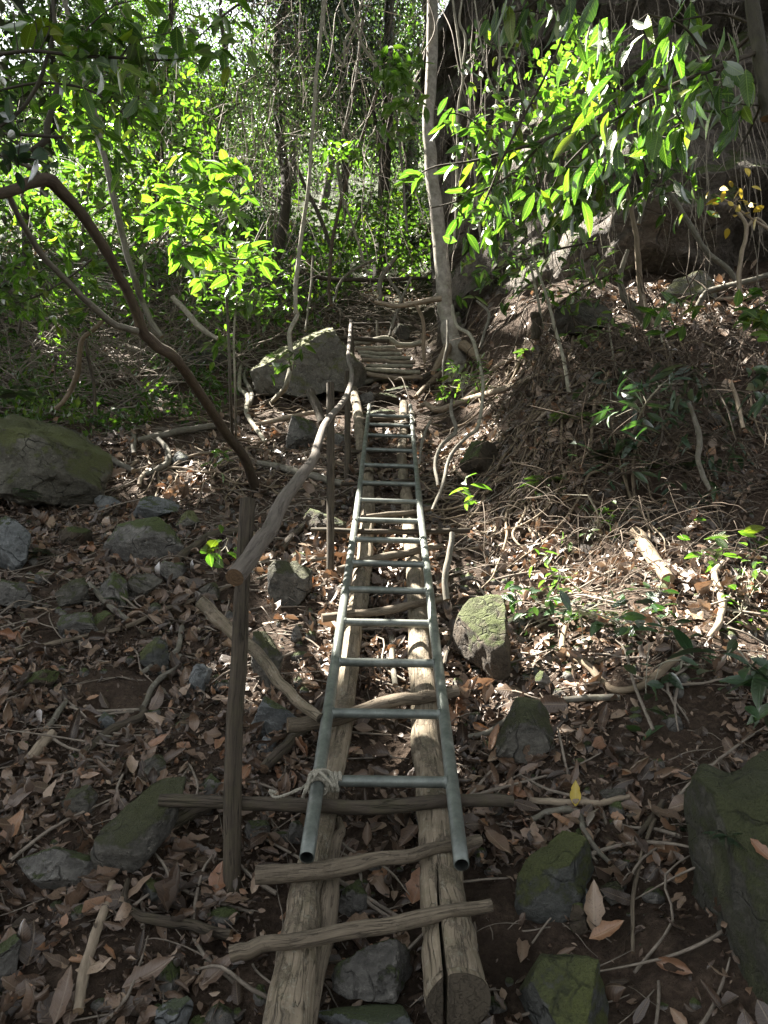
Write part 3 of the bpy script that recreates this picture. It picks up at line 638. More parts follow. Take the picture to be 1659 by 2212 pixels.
Vb = Vf + np.array([.9, 4.5, 0]); i = np.arange(nz - 1)[:, None] * nx + np.arange(nx - 1)[None]
qf = np.stack([i, i + 1, i + 1 + nx, i + nx], 2).reshape(-1, 4); N = len(Vf); sdq = []
for e in range(nz - 1): sdq += [[e * nx, (e + 1) * nx, N + (e + 1) * nx, N + e * nx], [e * nx + nx - 1, N + e * nx + nx - 1, N + (e + 1) * nx + nx - 1, (e + 1) * nx + nx - 1]]
for e in range(nx - 1): sdq += [[(nz - 1) * nx + e, (nz - 1) * nx + e + 1, N + (nz - 1) * nx + e + 1, N + (nz - 1) * nx + e]]
tag(build('cliff', np.vstack([Vf, Vb]), [np.vstack([qf, qf[:, ::-1] + N, np.array(sdq)])], M['cliff']), 'dark overhanging rock wall behind the foliage on the right', 'cliff')

# ---------------- log stairs
ST = ["684,742,9 740,730,9 800,735,9 842,737,9", "765,740,11 800,738,11 830,733,13 870,745,11 910,740,11", "766,752,8 810,751,8 852,750,8", "768,754,7 815,756,8 870,756,8",
      "775,762,9 825,764,9 868,765,8", "778,768,8 830,773,9 888,773,9", "782,778,8 840,781,9 898,782,9", "790,788,8 840,791,9 892,791,8", "786,797,8 840,800,10 908,803,9",
      "768,799,9 800,810,9 860,817,9 912,816,9", "760,700,6 800,701,6 842,698,6"]
for k, tx in enumerate(ST):
    u0, v0 = [float(a) for a in tx.split()[0].split(',')[:2]]
    Zc = np.interp(v0, [700, 735, 830], [10.9, 10.3, 8.8])
    t2 = ' '.join(r + ',%.3f' % Zc for r in tx.split())
    lab = {0: 'long thin log at the head of the stairs over the slab rock', 1: 'thickest bent log near the head of the stairs', 9: 'lowest log of the stairs, sloping down to the right', 10: 'thin high log above the head of the stairs'}.get(k,
           'grey log step in the middle of the stairs beside the slab rock')
    limb('stair_log', lab, 'log step', 'dark' if k in (0, 10) else 'vine' if k % 3 else 'pale', t2, 'a', 'log steps of the upper stairs', sides=10, lump=.25, wob=.4)

# ---------------- roots, branches, sticks, lianas
LIMBS = [
 # name, label, category, material, path, mode, group
 ('branch','grey root crossing over the mossy rock right of the ladder','root','grey',"996,1619,12 1053,1609,16 1106,1579,18 1156,1556,18 1223,1539,18 1300,1533,17 1342,1533,15",'g','roots'),
 ('root','long sagging brown root making a loop in the litter right of the ladder','root','root',"1222,1378,14 1217,1426,18 1239,1443,18 1273,1466,20 1306,1503,19 1339,1519,17 1389,1509,21 1423,1483,24 1489,1423,20",'g','roots'),
 ('stick','thick broken log lying in the brightest sunlit litter','log','root',"1374,1168,24 1390,1192,28 1410,1225,30 1445,1278,28",'g',None),
 ('root','bent pale root like a knee at the right edge of the sunlit litter','root','pale',"1568,1230,13 1546,1259,18 1553,1293,19 1564,1333,20 1555,1373,19 1534,1402,13",'g','roots'),
 ('stick','broken stick with a pale splintered end beside the yellow leaf','stick','pale',"1146,1757,13 1200,1763,15 1256,1764,15 1306,1764,14 1362,1748,12",'g','dead sticks'),
 ('stick','mottled forked stick bending down the slope under the yellow leaf','stick','grey',"1150,1800,13 1190,1783,14 1240,1780,15 1256,1800,15 1271,1838,14 1295,1870,12 1318,1895,9",'g','dead sticks'),
 ('stick','thin straight stick standing against the big right boulder','stick','step',"1418,1800,8 1404,1830,9 1383,1899,9 1370,1976,9 1369,2092,8",'g','dead sticks'),
 ('stick','stack of thin roots beside the top of the big right boulder','root','dark',"1436,1762,16 1410,1800,17 1385,1830,15 1372,1850,12",'g','roots'),
 ('stick','peeling straight stick lying down the slope at the lower left','stick','pale',"241,1938,16 222,1995,18 200,2062,22 178,2142,23 165,2225,24",'g','dead sticks'),
 ('root','thick mossy root curving from the slope to the lowest cross stick','root','post',"272,1935,14 266,1979,20 288,2012,25 333,2024,27 400,2032,27 450,2048,28 500,2058,27",'g','roots'),
 ('log','reddish rotten log under the angular mossy slab','log','dark',"285,1880,24 318,1850,28 360,1822,31 420,1785,32 486,1757,29",'g',None),
 ('stick','short dead stick across the squat oval stone','stick','grey',"190,1280,9 208,1300,12 233,1329,13 276,1364,14",'g','dead sticks'),
 ('stick','very long thin stick crossing the left slope to the tall post','stick','step',"500,1283,6 417,1316,9 350,1339,10 267,1376,10 167,1399,10 83,1419,11 8,1433,10",'g','dead sticks'),
 ('stick','short straight stick on the bare soil at the left','stick','grey',"140,1539,10 118,1572,13 95,1604,12",'g','dead sticks'),
 ('stick','thick pale stick end pointing down beside the short straight stick','stick','pale',"112,1612,20 88,1638,23 55,1675,24",'g','dead sticks'),
 ('root','knotted bare root descending the left slope below the mossy stone','root','grey',"392,1378,14 384,1422,15 360,1445,15 333,1459,15 304,1478,12",'g','roots'),
 ('root','gnarled root stepping down beside the tall post','root','grey',"388,1440,13 379,1470,16 345,1489,16 322,1520,16 308,1556,14",'g','roots'),
 ('root','thick dark root snaking to the left above the angular slab','root','dark',"178,1655,22 232,1609,23 283,1586,24 310,1570,22 305,1556,16",'g','roots'),
 ('log','dark log lying behind the tall post','log','dark',"519,1164,17 457,1178,20 410,1207,19 380,1230,16",'g',None),
 ('pole','leaning mossy pole passing behind the tall post to the left log','pole','log',"431,1300,30,2.95 467,1335,30,2.92 502,1366,29,2.9 553,1406,27,2.85 603,1473,25,2.75 653,1523,24,2.68 692,1552,22,2.62",'a',None),
 ('log','long horizontal dead log across the left slope','log','grey',"295,967,12 367,952,15 420,942,15 475,933,13",'g',None),
 ('stick','pale stick reaching right towards the grey slab','stick','pale',"545,932,9 620,917,11 686,902,9",'g','dead sticks'),
 ('stick','short stub standing in the litter under the horizontal dead log','stick','grey',"287,936,10 288,965,12 287,996,11",'g','dead sticks'),
 ('root','hooked root in the litter right of the huge boulder','root','grey',"342,964,13 362,990,15 360,1015,16 340,1030,15 312,1040,11",'g','roots'),
 ('stick','short peg-like stick below the hooked root','stick','pale',"318,1030,9 304,1048,10 298,1064,9",'g','dead sticks'),
 ('stick','stick touching the right flank of the huge boulder','stick','grey',"230,1000,12 258,1018,13 288,1034,12",'g','dead sticks'),
 ('root','grey arched root in the brush above the huge boulder','root','grey',"318,872,14 352,846,19 372,834,19 396,826,16",'g','roots'),
 ('root','twisted root winding down left of the slab rock','root','vine',"520,800,9 516,850,12 534,870,13 532,905,13 550,936,13 573,970,9",'g','roots'),
 ('root','second strand winding beside the twisted root','root','grey',"534,800,8 528,830,10 544,866,12 536,890,10",'g','roots'),
 ('log','rough log lying across the slope towards the second post','log','grey',"558,1014,11 600,1024,14 640,1038,16 690,1050,16 740,1062,14",'g',None),
 ('stick','thin log lying below the slab rock in front of the stairs','log','grey',"633,858,10 693,843,11 740,840,11 786,838,12 820,830,13 855,834,9",'g',None),
 ('log','short log under the slab rock left corner','log','dark',"552,848,10 586,860,13 633,876,11",'g',None),
 ('log','dark rotten stub leaning behind the handrail bend','log','dark',"672,846,16,7.0 684,880,19,6.8 697,915,17,6.6",'a',None),
 ('stick','thin branched stick crossing behind the second post','stick','grey',"553,1234,6 600,1230,7 646,1229,8 700,1224,7 753,1216,6",'g','dead sticks'),
 ('stick','thin stick sloping from the dark pointed rock','stick','grey',"553,1269,5 600,1252,7 648,1232,6",'g','dead sticks'),
 ('stick','upright dead stick in the gap between the logs','stick','grey',"846,1359,12 846,1440,13 854,1506,12",'g','dead sticks'),
 ('stick','dark thin stick right of the ladder by the brown mossy rock','stick','dark',"988,1362,8 968,1423,10 958,1470,8",'g','dead sticks'),
 ('root','sawn root end hanging beside the ladder above the brown mossy rock','root','grey',"978,1150,14,3.6 970,1200,17,3.55 963,1245,17,3.5 965,1296,18,3.45",'a','roots'),
 ('log','reddish log lying against the left beam by the rope','log','dark',"672,1588,22 640,1620,26 600,1658,27 570,1690,22",'g',None),
 ('log','short log beside the dark pointed rock, left','log','dark',"660,1150,14 630,1180,16 607,1205,14",'g',None),
 # around the big tree
 ('root','sunlit tan root running down left to the ladder top','root','root',"1028,765,12 970,808,15 925,845,15 898,872,12",'g','roots'),
 ('root','thick sunlit root arching from the right bank to the ladder top','root','pale',"1180,818,13 1139,836,16 1106,852,17 1036,870,17 986,888,17 946,900,17 920,888,15 903,893,11",'g','roots'),
 ('root','bright root forking up from the arching root','root','pale',"1110,789,11 1073,806,12 1046,835,13 1020,865,13 990,884,12",'g','roots'),
 ('root','pale looping root hanging from the big tree over the bank','root','vine',"976,660,8,7.0 986,703,9,6.9 1016,723,10,6.7 1030,760,10,6.5 1043,820,9,6.2 1040,886,9,5.9 1030,926,10,5.7 1011,942,10,5.6",'a','roots'),
 ('root','root wriggling down from the brown overhanging rock to the ladder','root','grey',"1011,942,9,5.3 983,970,10,5.2 966,1003,10,5.1 955,1053,10,4.9 934,1102,8,4.7",'a','roots'),
 ('root','forked root dropping from the sunlit root beside the ladder','root','grey',"976,864,9,5.7 975,893,10,5.6 984,933,11,5.5 955,960,11,5.4 940,1003,10,5.3 946,1050,9,5.1",'a','roots'),
 ('root','thin root hanging right against the upper ladder rail','root','grey',"928,910,7,6.0 913,953,8,5.8 905,1005,7,5.5",'a','roots'),
 ('root','short curved root looping off the big tree to the right','root','grey',"1030,650,6,7.2 1056,676,8,7.1 1046,720,8,7.0 1036,752,7,6.9",'a','roots'),
 ('root','straight aerial root in front of the big tree base','root','grey',"966,692,6,7.7 967,740,7,7.6 958,786,7,7.5 958,836,6,7.4",'a','roots'),
 ('root','dark roots bunched below the big tree by the top stones','root','dark',"985,790,12 945,812,13 915,828,12 890,838,10",'g','roots'),
 ('branch','pale broken branch held out level over the stairs','branch','pale',"808,652,8,8.6 835,657,9,8.6 863,661,10,8.6 903,653,11,8.6 952,645,13,8.6",'a','branches above the stairs'),
 ('root','reddish aerial root dropping from the level branch to the stairs','root','root',"893,655,8,8.6 905,670,9,8.6 916,703,10,8.6 914,753,10,8.6 919,784,8,8.6",'a','roots'),
 ('branch','crooked dark branch with a knee above the stairs','branch','grey',"858,553,9,9.8 833,586,11,9.8 819,613,11,9.8 823,650,8,9.7",'a','branches above the stairs'),
 ('branch','slanting branch crossing the crooked branch above the stairs','branch','grey',"838,600,6,9.6 866,640,7,9.5 862,665,7,9.4 850,693,7,9.4 842,725,6,9.3",'a','branches above the stairs'),
 ('branch','thin branch leaning the other way above the stairs','branch','grey',"888,600,5,9.5 864,655,6,9.4 845,712,6,9.3",'a','branches above the stairs'),
 ('pole','long level pole behind the stairs under the background trees','pole','dark',"648,588,8,12 713,603,9,12 820,605,9,12 925,600,7,12",'a',None),
 ('branch','thin arching branch bending over the stake at the stairs','branch','grey',"724,648,5,10 730,620,6,10 753,590,6,10 803,563,6,10 835,550,5,10",'a','branches above the stairs'),
 ('stake','small upright stick planted at the head of the stairs','stake','grey',"815,738,5,10.4 815,692,5,10.4",'a',None),
 # right-hand branches
 ('branch','bright straight bare branch standing in front of the cliff','branch','pale',"1405,704,18,6.0 1390,663,15,6 1383,620,13,6 1379,553,12,5.9 1369,483,10,5.8 1359,427,9,5.7 1348,385,8,5.6",'a','branches in front of the cliff'),
 ('branch','dark crooked branch rising left from the bright branch base','branch','grey',"1395,705,18,6.05 1373,666,17,6.1 1349,640,15,6.1 1339,603,12,6.1 1347,568,10,6.1 1355,540,8,6.1",'a','branches in front of the cliff'),
 ('branch','long slanting grey branch crossing the dark hollow of the cliff','branch','grey',"1438,402,8,5.6 1473,457,10,5.6 1506,510,11,5.6 1529,547,11,5.6 1566,575,11,5.6 1590,606,10,5.6",'a','branches in front of the cliff'),
 ('branch','grey branch sweeping right along the foot of the cliff','branch','grey',"1500,676,12,5.9 1512,650,13,5.9 1530,630,13,5.9 1589,614,13,5.8 1665,594,12,5.7",'a','branches in front of the cliff'),
 ('branch','pale upright branch at the right edge, forked at its top','branch','pale',"1600,655,10,5.3 1596,603,10,5.3 1603,545,9,5.3 1613,490,9,5.3 1585,443,6,5.3",'a','branches in front of the cliff'),
 ('branch','right arm of the forked pale branch','branch','pale',"1613,490,8,5.3 1635,473,7,5.3 1665,500,6,5.3",'a','branches in front of the cliff'),
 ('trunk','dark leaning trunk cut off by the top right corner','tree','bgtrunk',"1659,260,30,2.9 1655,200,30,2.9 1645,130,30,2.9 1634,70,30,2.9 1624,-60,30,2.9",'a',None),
 ('stick','long straight dark twig slanting down across the right foliage','twig','dark',"1249,-10,5,3.6 1189,143,5,3.7 1106,300,5,3.9 1046,440,4,4.1",'a',None),
 ('branch','grey branch forking behind the lit leaves on the right','branch','grey',"1418,330,8,6 1397,417,9,6 1378,485,8,6",'a','branches in front of the cliff'),
 ('liana','bare pale liana hanging just right of the big trunk','liana','vine',"976,-10,6,7.4 990,83,7,7.4 1000,167,7,7.4 990,233,6,7.4 987,350,6,7.3 985,460,6,7.2 980,540,6,7.2",'a','hanging lianas'),
 ('liana','second pale liana twisting beside the bare one','liana','vine',"999,-10,5,7.2 993,47,6,7.2 1006,83,7,7.2 1001,140,6,7.2",'a','hanging lianas'),
 ('liana','thin liana slanting across the cliff face near the top','liana','vine',"1023,-10,4,6.9 1046,133,5,6.8 1070,205,4,6.8",'a','hanging lianas'),
 ('liana','white streaked liana dropping through the lit leaves','liana','vine',"1010,233,6,6.9 1026,367,7,6.8 1033,467,7,6.8 1041,540,6,6.7",'a','hanging lianas'),
 ('branch','thin pole standing against the left end of the cliff foot','pole','vine',"1136,540,5,6.3 1156,613,6,6.3 1174,712,5,6.3",'a','branches in front of the cliff'),
 ('branch','long thin leaning pole rooted in the right bank','pole','vine',"1150,553,5,5.9 1176,626,6,5.8 1199,710,7,5.7 1219,786,8,5.6 1230,852,9,5.5",'a','branches in front of the cliff'),
 ('stump','short mossy stump at the left of the cliff foot','stump','post',"1158,735,22,6.3 1157,700,22,6.3 1156,676,21,6.3",'a',None),
 ('root','bent root standing out of the dark bank under the hanging leaves','root','grey',"1488,870,9,4.7 1500,905,12,4.7 1512,950,15,4.65 1508,995,13,4.6 1520,1030,14,4.55 1535,1060,10,4.5",'a','roots'),
 ('stick','pale broken stick hanging in the dark bank at the right','stick','pale',"1578,825,7,4.9 1592,865,9,4.9 1606,925,9,4.8",'a','dead sticks'),
 ('stick','thick pale log end entering from the right edge above the dark bank','log','pale',"1612,698,12 1640,712,14 1670,724,14",'g',None),
 ('stick','pale branch lying along the top of the sunlit bank','stick','pale',"1330,715,6 1400,690,8 1480,672,9 1560,660,9 1640,655,7",'g','dead sticks'),
 ('stick','pale straight stick slanting up in the right bank grass','stick','pale',"1155,930,8 1190,900,9 1225,870,8",'g','dead sticks'),
 # lianas over the path
 ('liana','long pale liana hanging from the canopy, falling past the slab rock to the ground','liana','vine',"701,-20,10,8.3 686,133,10,8.2 676,267,10,8.2 666,400,10,8.1 653,500,11,8.1 640,603,12,8 638,663,12,7.9 642,684,12,7.9 625,720,12,7.8 628,780,13,7.7 616,836,13,7.6 583,873,13,g",'a','hanging lianas'),
 ('liana','thin liana making a sharp V near the top of the picture','liana','vine',"703,-10,5,9 700,50,6,9 710,93,6,9 740,140,6,9 744,138,6,9 746,90,6,9 766,47,6,9 788,-10,6,9",'a','hanging lianas'),
 ('liana','crooked light branch sloping right beside the V liana','liana','vine',"735,-10,7,9.5 744,28,8,9.5 773,67,8,9.5 780,93,8,9.5 806,130,8,9.5 822,155,7,9.5",'a','hanging lianas'),
 ('liana','grey pole-like liana crossing behind the long pale one','liana','grey',"783,40,7,11 770,160,7,11 750,250,7,11 735,317,7,11 730,367,7,11 737,420,6,11",'a','hanging lianas'),
 ('liana','dark red-brown liana leaning left down to the path','liana','tree',"815,195,7,10.5 786,283,7,10.5 766,340,8,10.5 750,383,9,10.5 733,450,9,10.5 716,533,10,10.4 711,626,9,10.3 716,660,8,10.2",'a','hanging lianas'),
 ('liana','pale slanting pole right of the dark red-brown liana','pole','vine',"742,430,6,10.8 766,500,7,10.8 783,553,7,10.8 794,592,6,10.8",'a','hanging lianas'),
 ('pole','black slanting pole joining the red-brown liana from the left','pole','bgtrunk',"640,360,7,11 666,417,8,11 696,483,9,11 716,540,8,11",'a',None),
 ('liana','thin upright liana between slab rock and stairs stake','liana','grey',"676,553,6,9.6 672,620,7,9.5 664,680,6,9.4 660,715,6,9.3",'a','hanging lianas'),
 ('branch','slender grey trunk crossing behind the leaning tree','tree','grey',"350,728,9,5.6 333,703,11,5.6 310,653,13,5.6 290,603,13,5.5 267,517,13,5.5 247,433,13,5.4 227,350,12,5.4 207,253,12,5.4 177,160,11,5.3 147,33,10,5.3 138,-20,9,5.3",'a',None),
 ('branch','pale fallen branch behind the leaning tree trunk','branch','vine',"470,733,8,7.2 430,705,12,7.2 395,665,12,7.2 372,640,10,7.2",'a','branches in the left brush'),
 ('branch','yellow-grey curved stem growing out beside the huge boulder','branch','root',"120,884,9,6.3 147,853,10,6.3 168,803,11,6.2 177,736,10,6.1 200,713,9,6.1 224,692,7,6.1",'a','branches in the left brush'),
 ('branch','thin dark stem standing in the left brush','branch','dark',"205,895,8,6.2 203,830,7,6.2 190,770,7,6.2 186,735,6,6.2",'a','branches in the left brush'),
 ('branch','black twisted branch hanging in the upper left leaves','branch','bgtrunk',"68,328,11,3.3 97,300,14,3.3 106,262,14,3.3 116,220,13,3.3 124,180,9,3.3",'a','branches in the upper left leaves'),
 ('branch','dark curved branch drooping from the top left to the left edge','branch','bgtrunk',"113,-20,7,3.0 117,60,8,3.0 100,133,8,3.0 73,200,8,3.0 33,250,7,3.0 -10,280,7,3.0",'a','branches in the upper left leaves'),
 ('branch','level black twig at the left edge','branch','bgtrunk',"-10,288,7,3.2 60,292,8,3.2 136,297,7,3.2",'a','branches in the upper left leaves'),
]
for row in LIMBS:
    nm, la, ca, mt, tx, mo = row[:6]; limb(nm, la, ca, mt, tx, mo, row[6])

# ---------------- leaning tree on the left
def tree_limbs(root, base, parts):
    for nm, mt, tx in parts:
        p, r = path(tx, 'a')
        addtube(MB(), p, r * .78, sides=16, m=8, rough=.07, wob=.15, seed=random.randrange(99), lump=.06, cap=True).build(nm, M[mt], root, base)
b0 = G(556, 1062)
lt = empty('leaning_tree', b0, 'brown leaning tree bent over the left slope with a forked trunk', 'tree')
Zt = Gz(553, 1045)
tree_limbs(lt, b0, [
 ('trunk', 'tree', "558,1075,30,%.2f 545,1030,28 520,976,27 493,943,27 433,853,27 383,780,28,4.6 333,743,31 306,710,30 283,643,27 253,590,27 237,555,28 180,467,31 123,403,36,3.7 98,388,34 60,397,30 20,413,28 -30,425,27,3.4" % Zt),
 ('branch', 'grey', "296,716,20,4.35 268,708,18 240,696,18 187,650,18 140,603,17 93,553,17 40,467,16 20,425,15,3.5"),
 ('branch', 'grey', "100,390,14,3.65 62,360,13 25,345,12 -20,330,12,3.4")])

# ---------------- the big trunk by the stairs
Zb = Gz(988, 800)
b0 = P(985, 800, Zb)
bt = empty('tall_tree', b0, 'tall pale blotchy tree trunk beside the log stairs, flared at its mossy base', 'tree')
tree_limbs(bt, b0, [('trunk', 'trunk', "992,825,78,%.2f 987,786,62 980,753,54 970,703,46 960,636,43 953,570,42 943,467,38 933,367,35 926,267,32 933,133,31 933,0,31 935,-200,30,9.6" % Zb),
 ('root', 'root', "1000,745,30,9.0 1030,770,22 1062,788,16 1100,795,10,8.0"), ('root', 'root', "968,750,26,9.0 950,780,20 935,806,12,8.2")])

# ---------------- foliage
def blade_set(mb, cen, n, L, W, droop=.5, spread=.05, fwd=None, nseg=5, curl=.5, fold=.3, wave=.03, tint=None, half=1, flat=.5):
    """a tuft of n leaves leaving one point"""
    a = rng.random(n) * 2 * math.pi; el = rng.normal(-droop, .35, n)
    d = np.stack([np.cos(a) * np.cos(el), np.sin(a) * np.cos(el), np.sin(el)], 1)
    if fwd is not None: d = unit(d + np.asarray(fwd)[None])
    nr = unit(np.array([0, 0, 1.])[None] + rng.normal(0, flat, (n, 3)))
    p = cen[None] + rng.normal(0, spread, (n, 3))
    Ls = L * rng.uniform(.65, 1.15, n)
    r = leaves(p, d, nr, Ls, Ls * W * rng.uniform(.85, 1.15, n), -curl * rng.uniform(.2, 1.4, n), fold, wave, 0, nseg, half, .85, tint)
    mb.add(r['V'], r['Q'], tint=r['tint'], lv=r['lv']); return p
def plant(name, label, cat, stems, tufts, mat='leaf', smat='grey', L=.14, W=.33, n=6, droop=.5, group=None, twigr=.002, fwd=None, flat=.5, spread=.04, curl=.5, nseg=5):
    """stems: pixel paths; tufts: 'u,v,Z' points that carry leaves, tied by a twig to the nearest stem"""
    P0 = []; sp_pts = []
    for tx in stems:
        p, r = path(tx, 'a'); P0.append((p, r)); sp_pts.append(spline(p, r, 6)[0])
    base = P0[0][0][0]; root = empty(name, base, label, cat, group)
    mb = MB()
    for p, r in P0: addtube(mb, p, r, sides=7, m=5, rough=.08, wob=.3, seed=random.randrange(99), lump=.2)
    allp = np.vstack(sp_pts); lb = MB()
    for tf in tufts.split():
        u, v, Z = [float(a) for a in tf.split(',')[:3]]; c = P(u, v, Z)
        j = np.argmin(np.linalg.norm(allp - c, axis=1)); e = allp[j]
        if np.linalg.norm(e - c) > .02:
            mid = (e + c) / 2 + np.array([0, 0, .06 * np.linalg.norm(e - c)]) + rng.normal(0, .02, 3)
            addtube(mb, np.array([e, mid, c]), [twigr * 1.4, twigr * 1.1, twigr * .7], sides=5, m=4, rough=0, cap=False)
            if np.linalg.norm(e - c) > .25: blade_set(lb, mid, max(2, n // 2), L * .9, W, droop, spread, fwd, nseg, curl, flat=flat)
        blade_set(lb, c, n, L, W, droop, spread, fwd, nseg, curl, flat=flat)
    mb.build('stem', M[smat], root, base); lb.build('leaves', M[mat], root, base)
    return root
def tf(box, n, Z0, Z1, seed):
    g = np.random.default_rng(seed); u0, v0, u1, v1 = box
    return ' '.join('%.0f,%.0f,%.2f' % (g.uniform(u0, u1), g.uniform(v0, v1), g.uniform(Z0, Z1)) for _ in range(n))
BR = 'leafy branches on the right'
plant('leafy_branch', 'big hanging branch with long glossy leaves reaching in from the top right trunk', 'branch',
      ["1636,110,12,2.9 1540,150,9,2.8 1440,190,8,2.75 1340,250,7,2.75 1250,330,5,2.8 1210,372,4,2.8", "1540,150,6,2.8 1480,60,5,2.7 1400,30,4,2.7", "1440,190,6,2.75 1470,260,5,2.7 1520,300,3,2.7"],
      "1320,150,2.75 1370,190,2.7 1330,90,2.7 1290,120,2.8 1430,130,2.7 1400,60,2.7 1470,80,2.7 1480,200,2.7 1430,230,2.7 1370,240,2.75 1300,210,2.8 1480,270,2.7 1520,160,2.75 1560,200,2.8 1400,290,2.75 1340,290,2.8 1210,380,2.8 1250,385,2.8 1290,320,2.8 1540,110,2.8 1440,290,2.7 1580,260,2.8 1600,150,2.85 1180,420,2.9 1330,360,2.8",
      'leaf', 'dark', L=.135, W=.30, n=6, droop=.9, group=BR, fwd=(-.35, 0, -.2), flat=.7)
plant('leafy_branch', 'leafy branch with long drooping leaves entering at the top beside the thin straight twig', 'branch',
      ["1190,-30,8,2.6 1160,0,7,2.6 1130,20,5,2.6 1090,30,4,2.6", "1190,-30,6,2.6 1230,20,5,2.6 1290,40,4,2.6"],
      "1120,20,2.6 1150,15,2.6 1175,30,2.6 1090,28,2.6 1240,20,2.6 1290,35,2.6 1200,10,2.6", 'leaf', 'dark', L=.14, W=.28, n=5, droop=.9, group=BR, fwd=(-.4, 0, -.3), flat=.7)
plant('leafy_branch', 'long leafy branch hanging in front of the big trunk with narrow lit leaves', 'branch',
      ["1300,235,8,4.4 1180,300,7,4.4 1090,330,6,4.4 1010,350,5,4.4 940,360,4,4.4 890,385,3,4.4", "1180,300,6,4.4 1100,380,5,4.4 1000,430,4,4.4 930,450,3,4.4", "1090,330,5,4.4 1020,260,4,4.4 960,240,3,4.4"],
      "900,380,4.4 990,340,4.4 1020,350,4.4 960,245,4.4 1000,255,4.4 1030,270,4.4 1060,290,4.4 1060,330,4.4 1100,310,4.4 990,430,4.4 1020,420,4.4 1060,400,4.4 1100,370,4.4 1130,320,4.4 1170,310,4.4 1210,290,4.4 1000,480,4.4 1080,450,4.4 1140,390,4.4 1050,230,4.4 1100,240,4.4",
      'leaf', 'dark', L=.15, W=.3, n=6, droop=.6, group=BR, fwd=(-.5, 0, 0))
plant('leafy_vine', 'bright vine with small rounded leaves in a sunny patch on the cliff', 'vine',
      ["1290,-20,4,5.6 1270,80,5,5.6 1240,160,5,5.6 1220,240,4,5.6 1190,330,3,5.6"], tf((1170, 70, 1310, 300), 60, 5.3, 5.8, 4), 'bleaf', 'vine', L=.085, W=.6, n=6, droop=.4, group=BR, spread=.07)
plant('leafy_branch', 'dense mid-green foliage hanging over the dark hollow of the cliff', 'branch',
      ["1560,180,7,5.0 1450,280,7,5.0 1340,350,6,5.0 1220,420,5,5.0 1120,470,4,5.0", "1450,280,6,5 1430,380,4,5 1400,430,3,5"], tf((1100, 230, 1520, 440), 55, 4.7, 5.4, 5) + ' ' + tf((1050, 380, 1300, 520), 22, 4.8, 5.4, 6), 'leaf', 'dark', L=.15, W=.33, n=6, droop=.6, group=BR, fwd=(-.3, 0, -.1), spread=.06)
plant('leafy_branch', 'small-leaved branch with yellowing leaves at the right edge before the cliff hollow', 'branch',
      ["1670,500,6,4.6 1620,470,5,4.6 1580,440,4,4.6 1545,420,3,4.6"], "1545,415,4.6 1570,430,4.6 1600,440,4.6 1640,460,4.6 1610,400,4.6 1575,460,4.6", 'yellow', 'pale', L=.075, W=.4, n=4, group=BR)
plant('leafy_branch', 'dark leaf cluster at the right edge over the sunlit bank', 'branch',
      ["1690,640,6,3.6 1650,655,5,3.6 1600,680,4,3.6"], "1600,685,3.6 1630,670,3.6 1655,650,3.6 1640,690,3.6 1660,690,3.6", 'leaf', 'dark', L=.10, W=.5, n=6, droop=.2, group=BR)
plant('leafy_branch', 'glossy dark leaves cut by the right edge below the sunlit bank', 'branch',
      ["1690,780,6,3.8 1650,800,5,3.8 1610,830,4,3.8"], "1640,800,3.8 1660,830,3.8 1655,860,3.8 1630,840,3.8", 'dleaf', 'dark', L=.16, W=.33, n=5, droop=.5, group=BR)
plant('leafy_branch', 'two-tone leafy twig crossing the foot of the cliff', 'branch',
      ["1190,670,5,5.8 1230,640,5,5.7 1280,610,5,5.7 1330,590,4,5.6"], "1215,650,5.7 1240,635,5.7 1265,620,5.7 1290,605,5.7 1315,592,5.7 1335,588,5.6", 'bleaf', 'dark', L=.11, W=.35, n=5, group=BR, droop=.3)
# small trees and saplings
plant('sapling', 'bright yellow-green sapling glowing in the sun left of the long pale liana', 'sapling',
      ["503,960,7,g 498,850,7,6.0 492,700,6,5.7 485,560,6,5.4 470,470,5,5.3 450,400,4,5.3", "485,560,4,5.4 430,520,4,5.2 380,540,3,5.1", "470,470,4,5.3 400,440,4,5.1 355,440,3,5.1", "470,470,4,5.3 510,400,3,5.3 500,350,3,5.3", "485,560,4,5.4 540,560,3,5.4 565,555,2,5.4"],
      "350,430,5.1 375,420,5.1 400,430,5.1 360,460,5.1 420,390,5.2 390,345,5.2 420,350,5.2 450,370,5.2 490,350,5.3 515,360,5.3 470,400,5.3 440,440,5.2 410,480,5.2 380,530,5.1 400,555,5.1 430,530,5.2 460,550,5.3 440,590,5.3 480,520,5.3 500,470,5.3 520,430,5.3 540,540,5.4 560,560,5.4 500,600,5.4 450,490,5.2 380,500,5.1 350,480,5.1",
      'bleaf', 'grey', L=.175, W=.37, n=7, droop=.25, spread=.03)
plant('sapling', 'thin sapling with leaf tufts right of the bright sapling', 'sapling',
      ["510,965,5,g 508,850,5,6.3 505,740,5,6.2 510,660,4,6.2 512,640,3,6.2"], "480,750,6.2 495,738,6.2 515,650,6.2 540,645,6.2 490,655,6.2 560,650,6.2 530,660,6.2 470,745,6.2", 'bleaf', 'vine', L=.13, W=.33, n=6, droop=.2)
plant('sapling', 'leafy young tree with drooping sunlit leaves left of the big trunk', 'sapling',
      ["880,500,5,7.2 870,380,5,7.1 860,280,5,7.0 850,200,4,7.0 840,110,3,7.0"], tf((815, 100, 905, 300), 34, 6.8, 7.2, 8), 'bleaf', 'grey', L=.13, W=.4, n=5, droop=.4)
plant('sapling', 'small flowering-like leaf sprays where the lianas cross', 'sapling',
      ["745,480,4,9.5 735,380,4,9.5 715,320,3,9.5"], tf((690, 295, 785, 345), 14, 9.3, 9.7, 9), 'bleaf', 'grey', L=.13, W=.4, n=5, droop=.3)
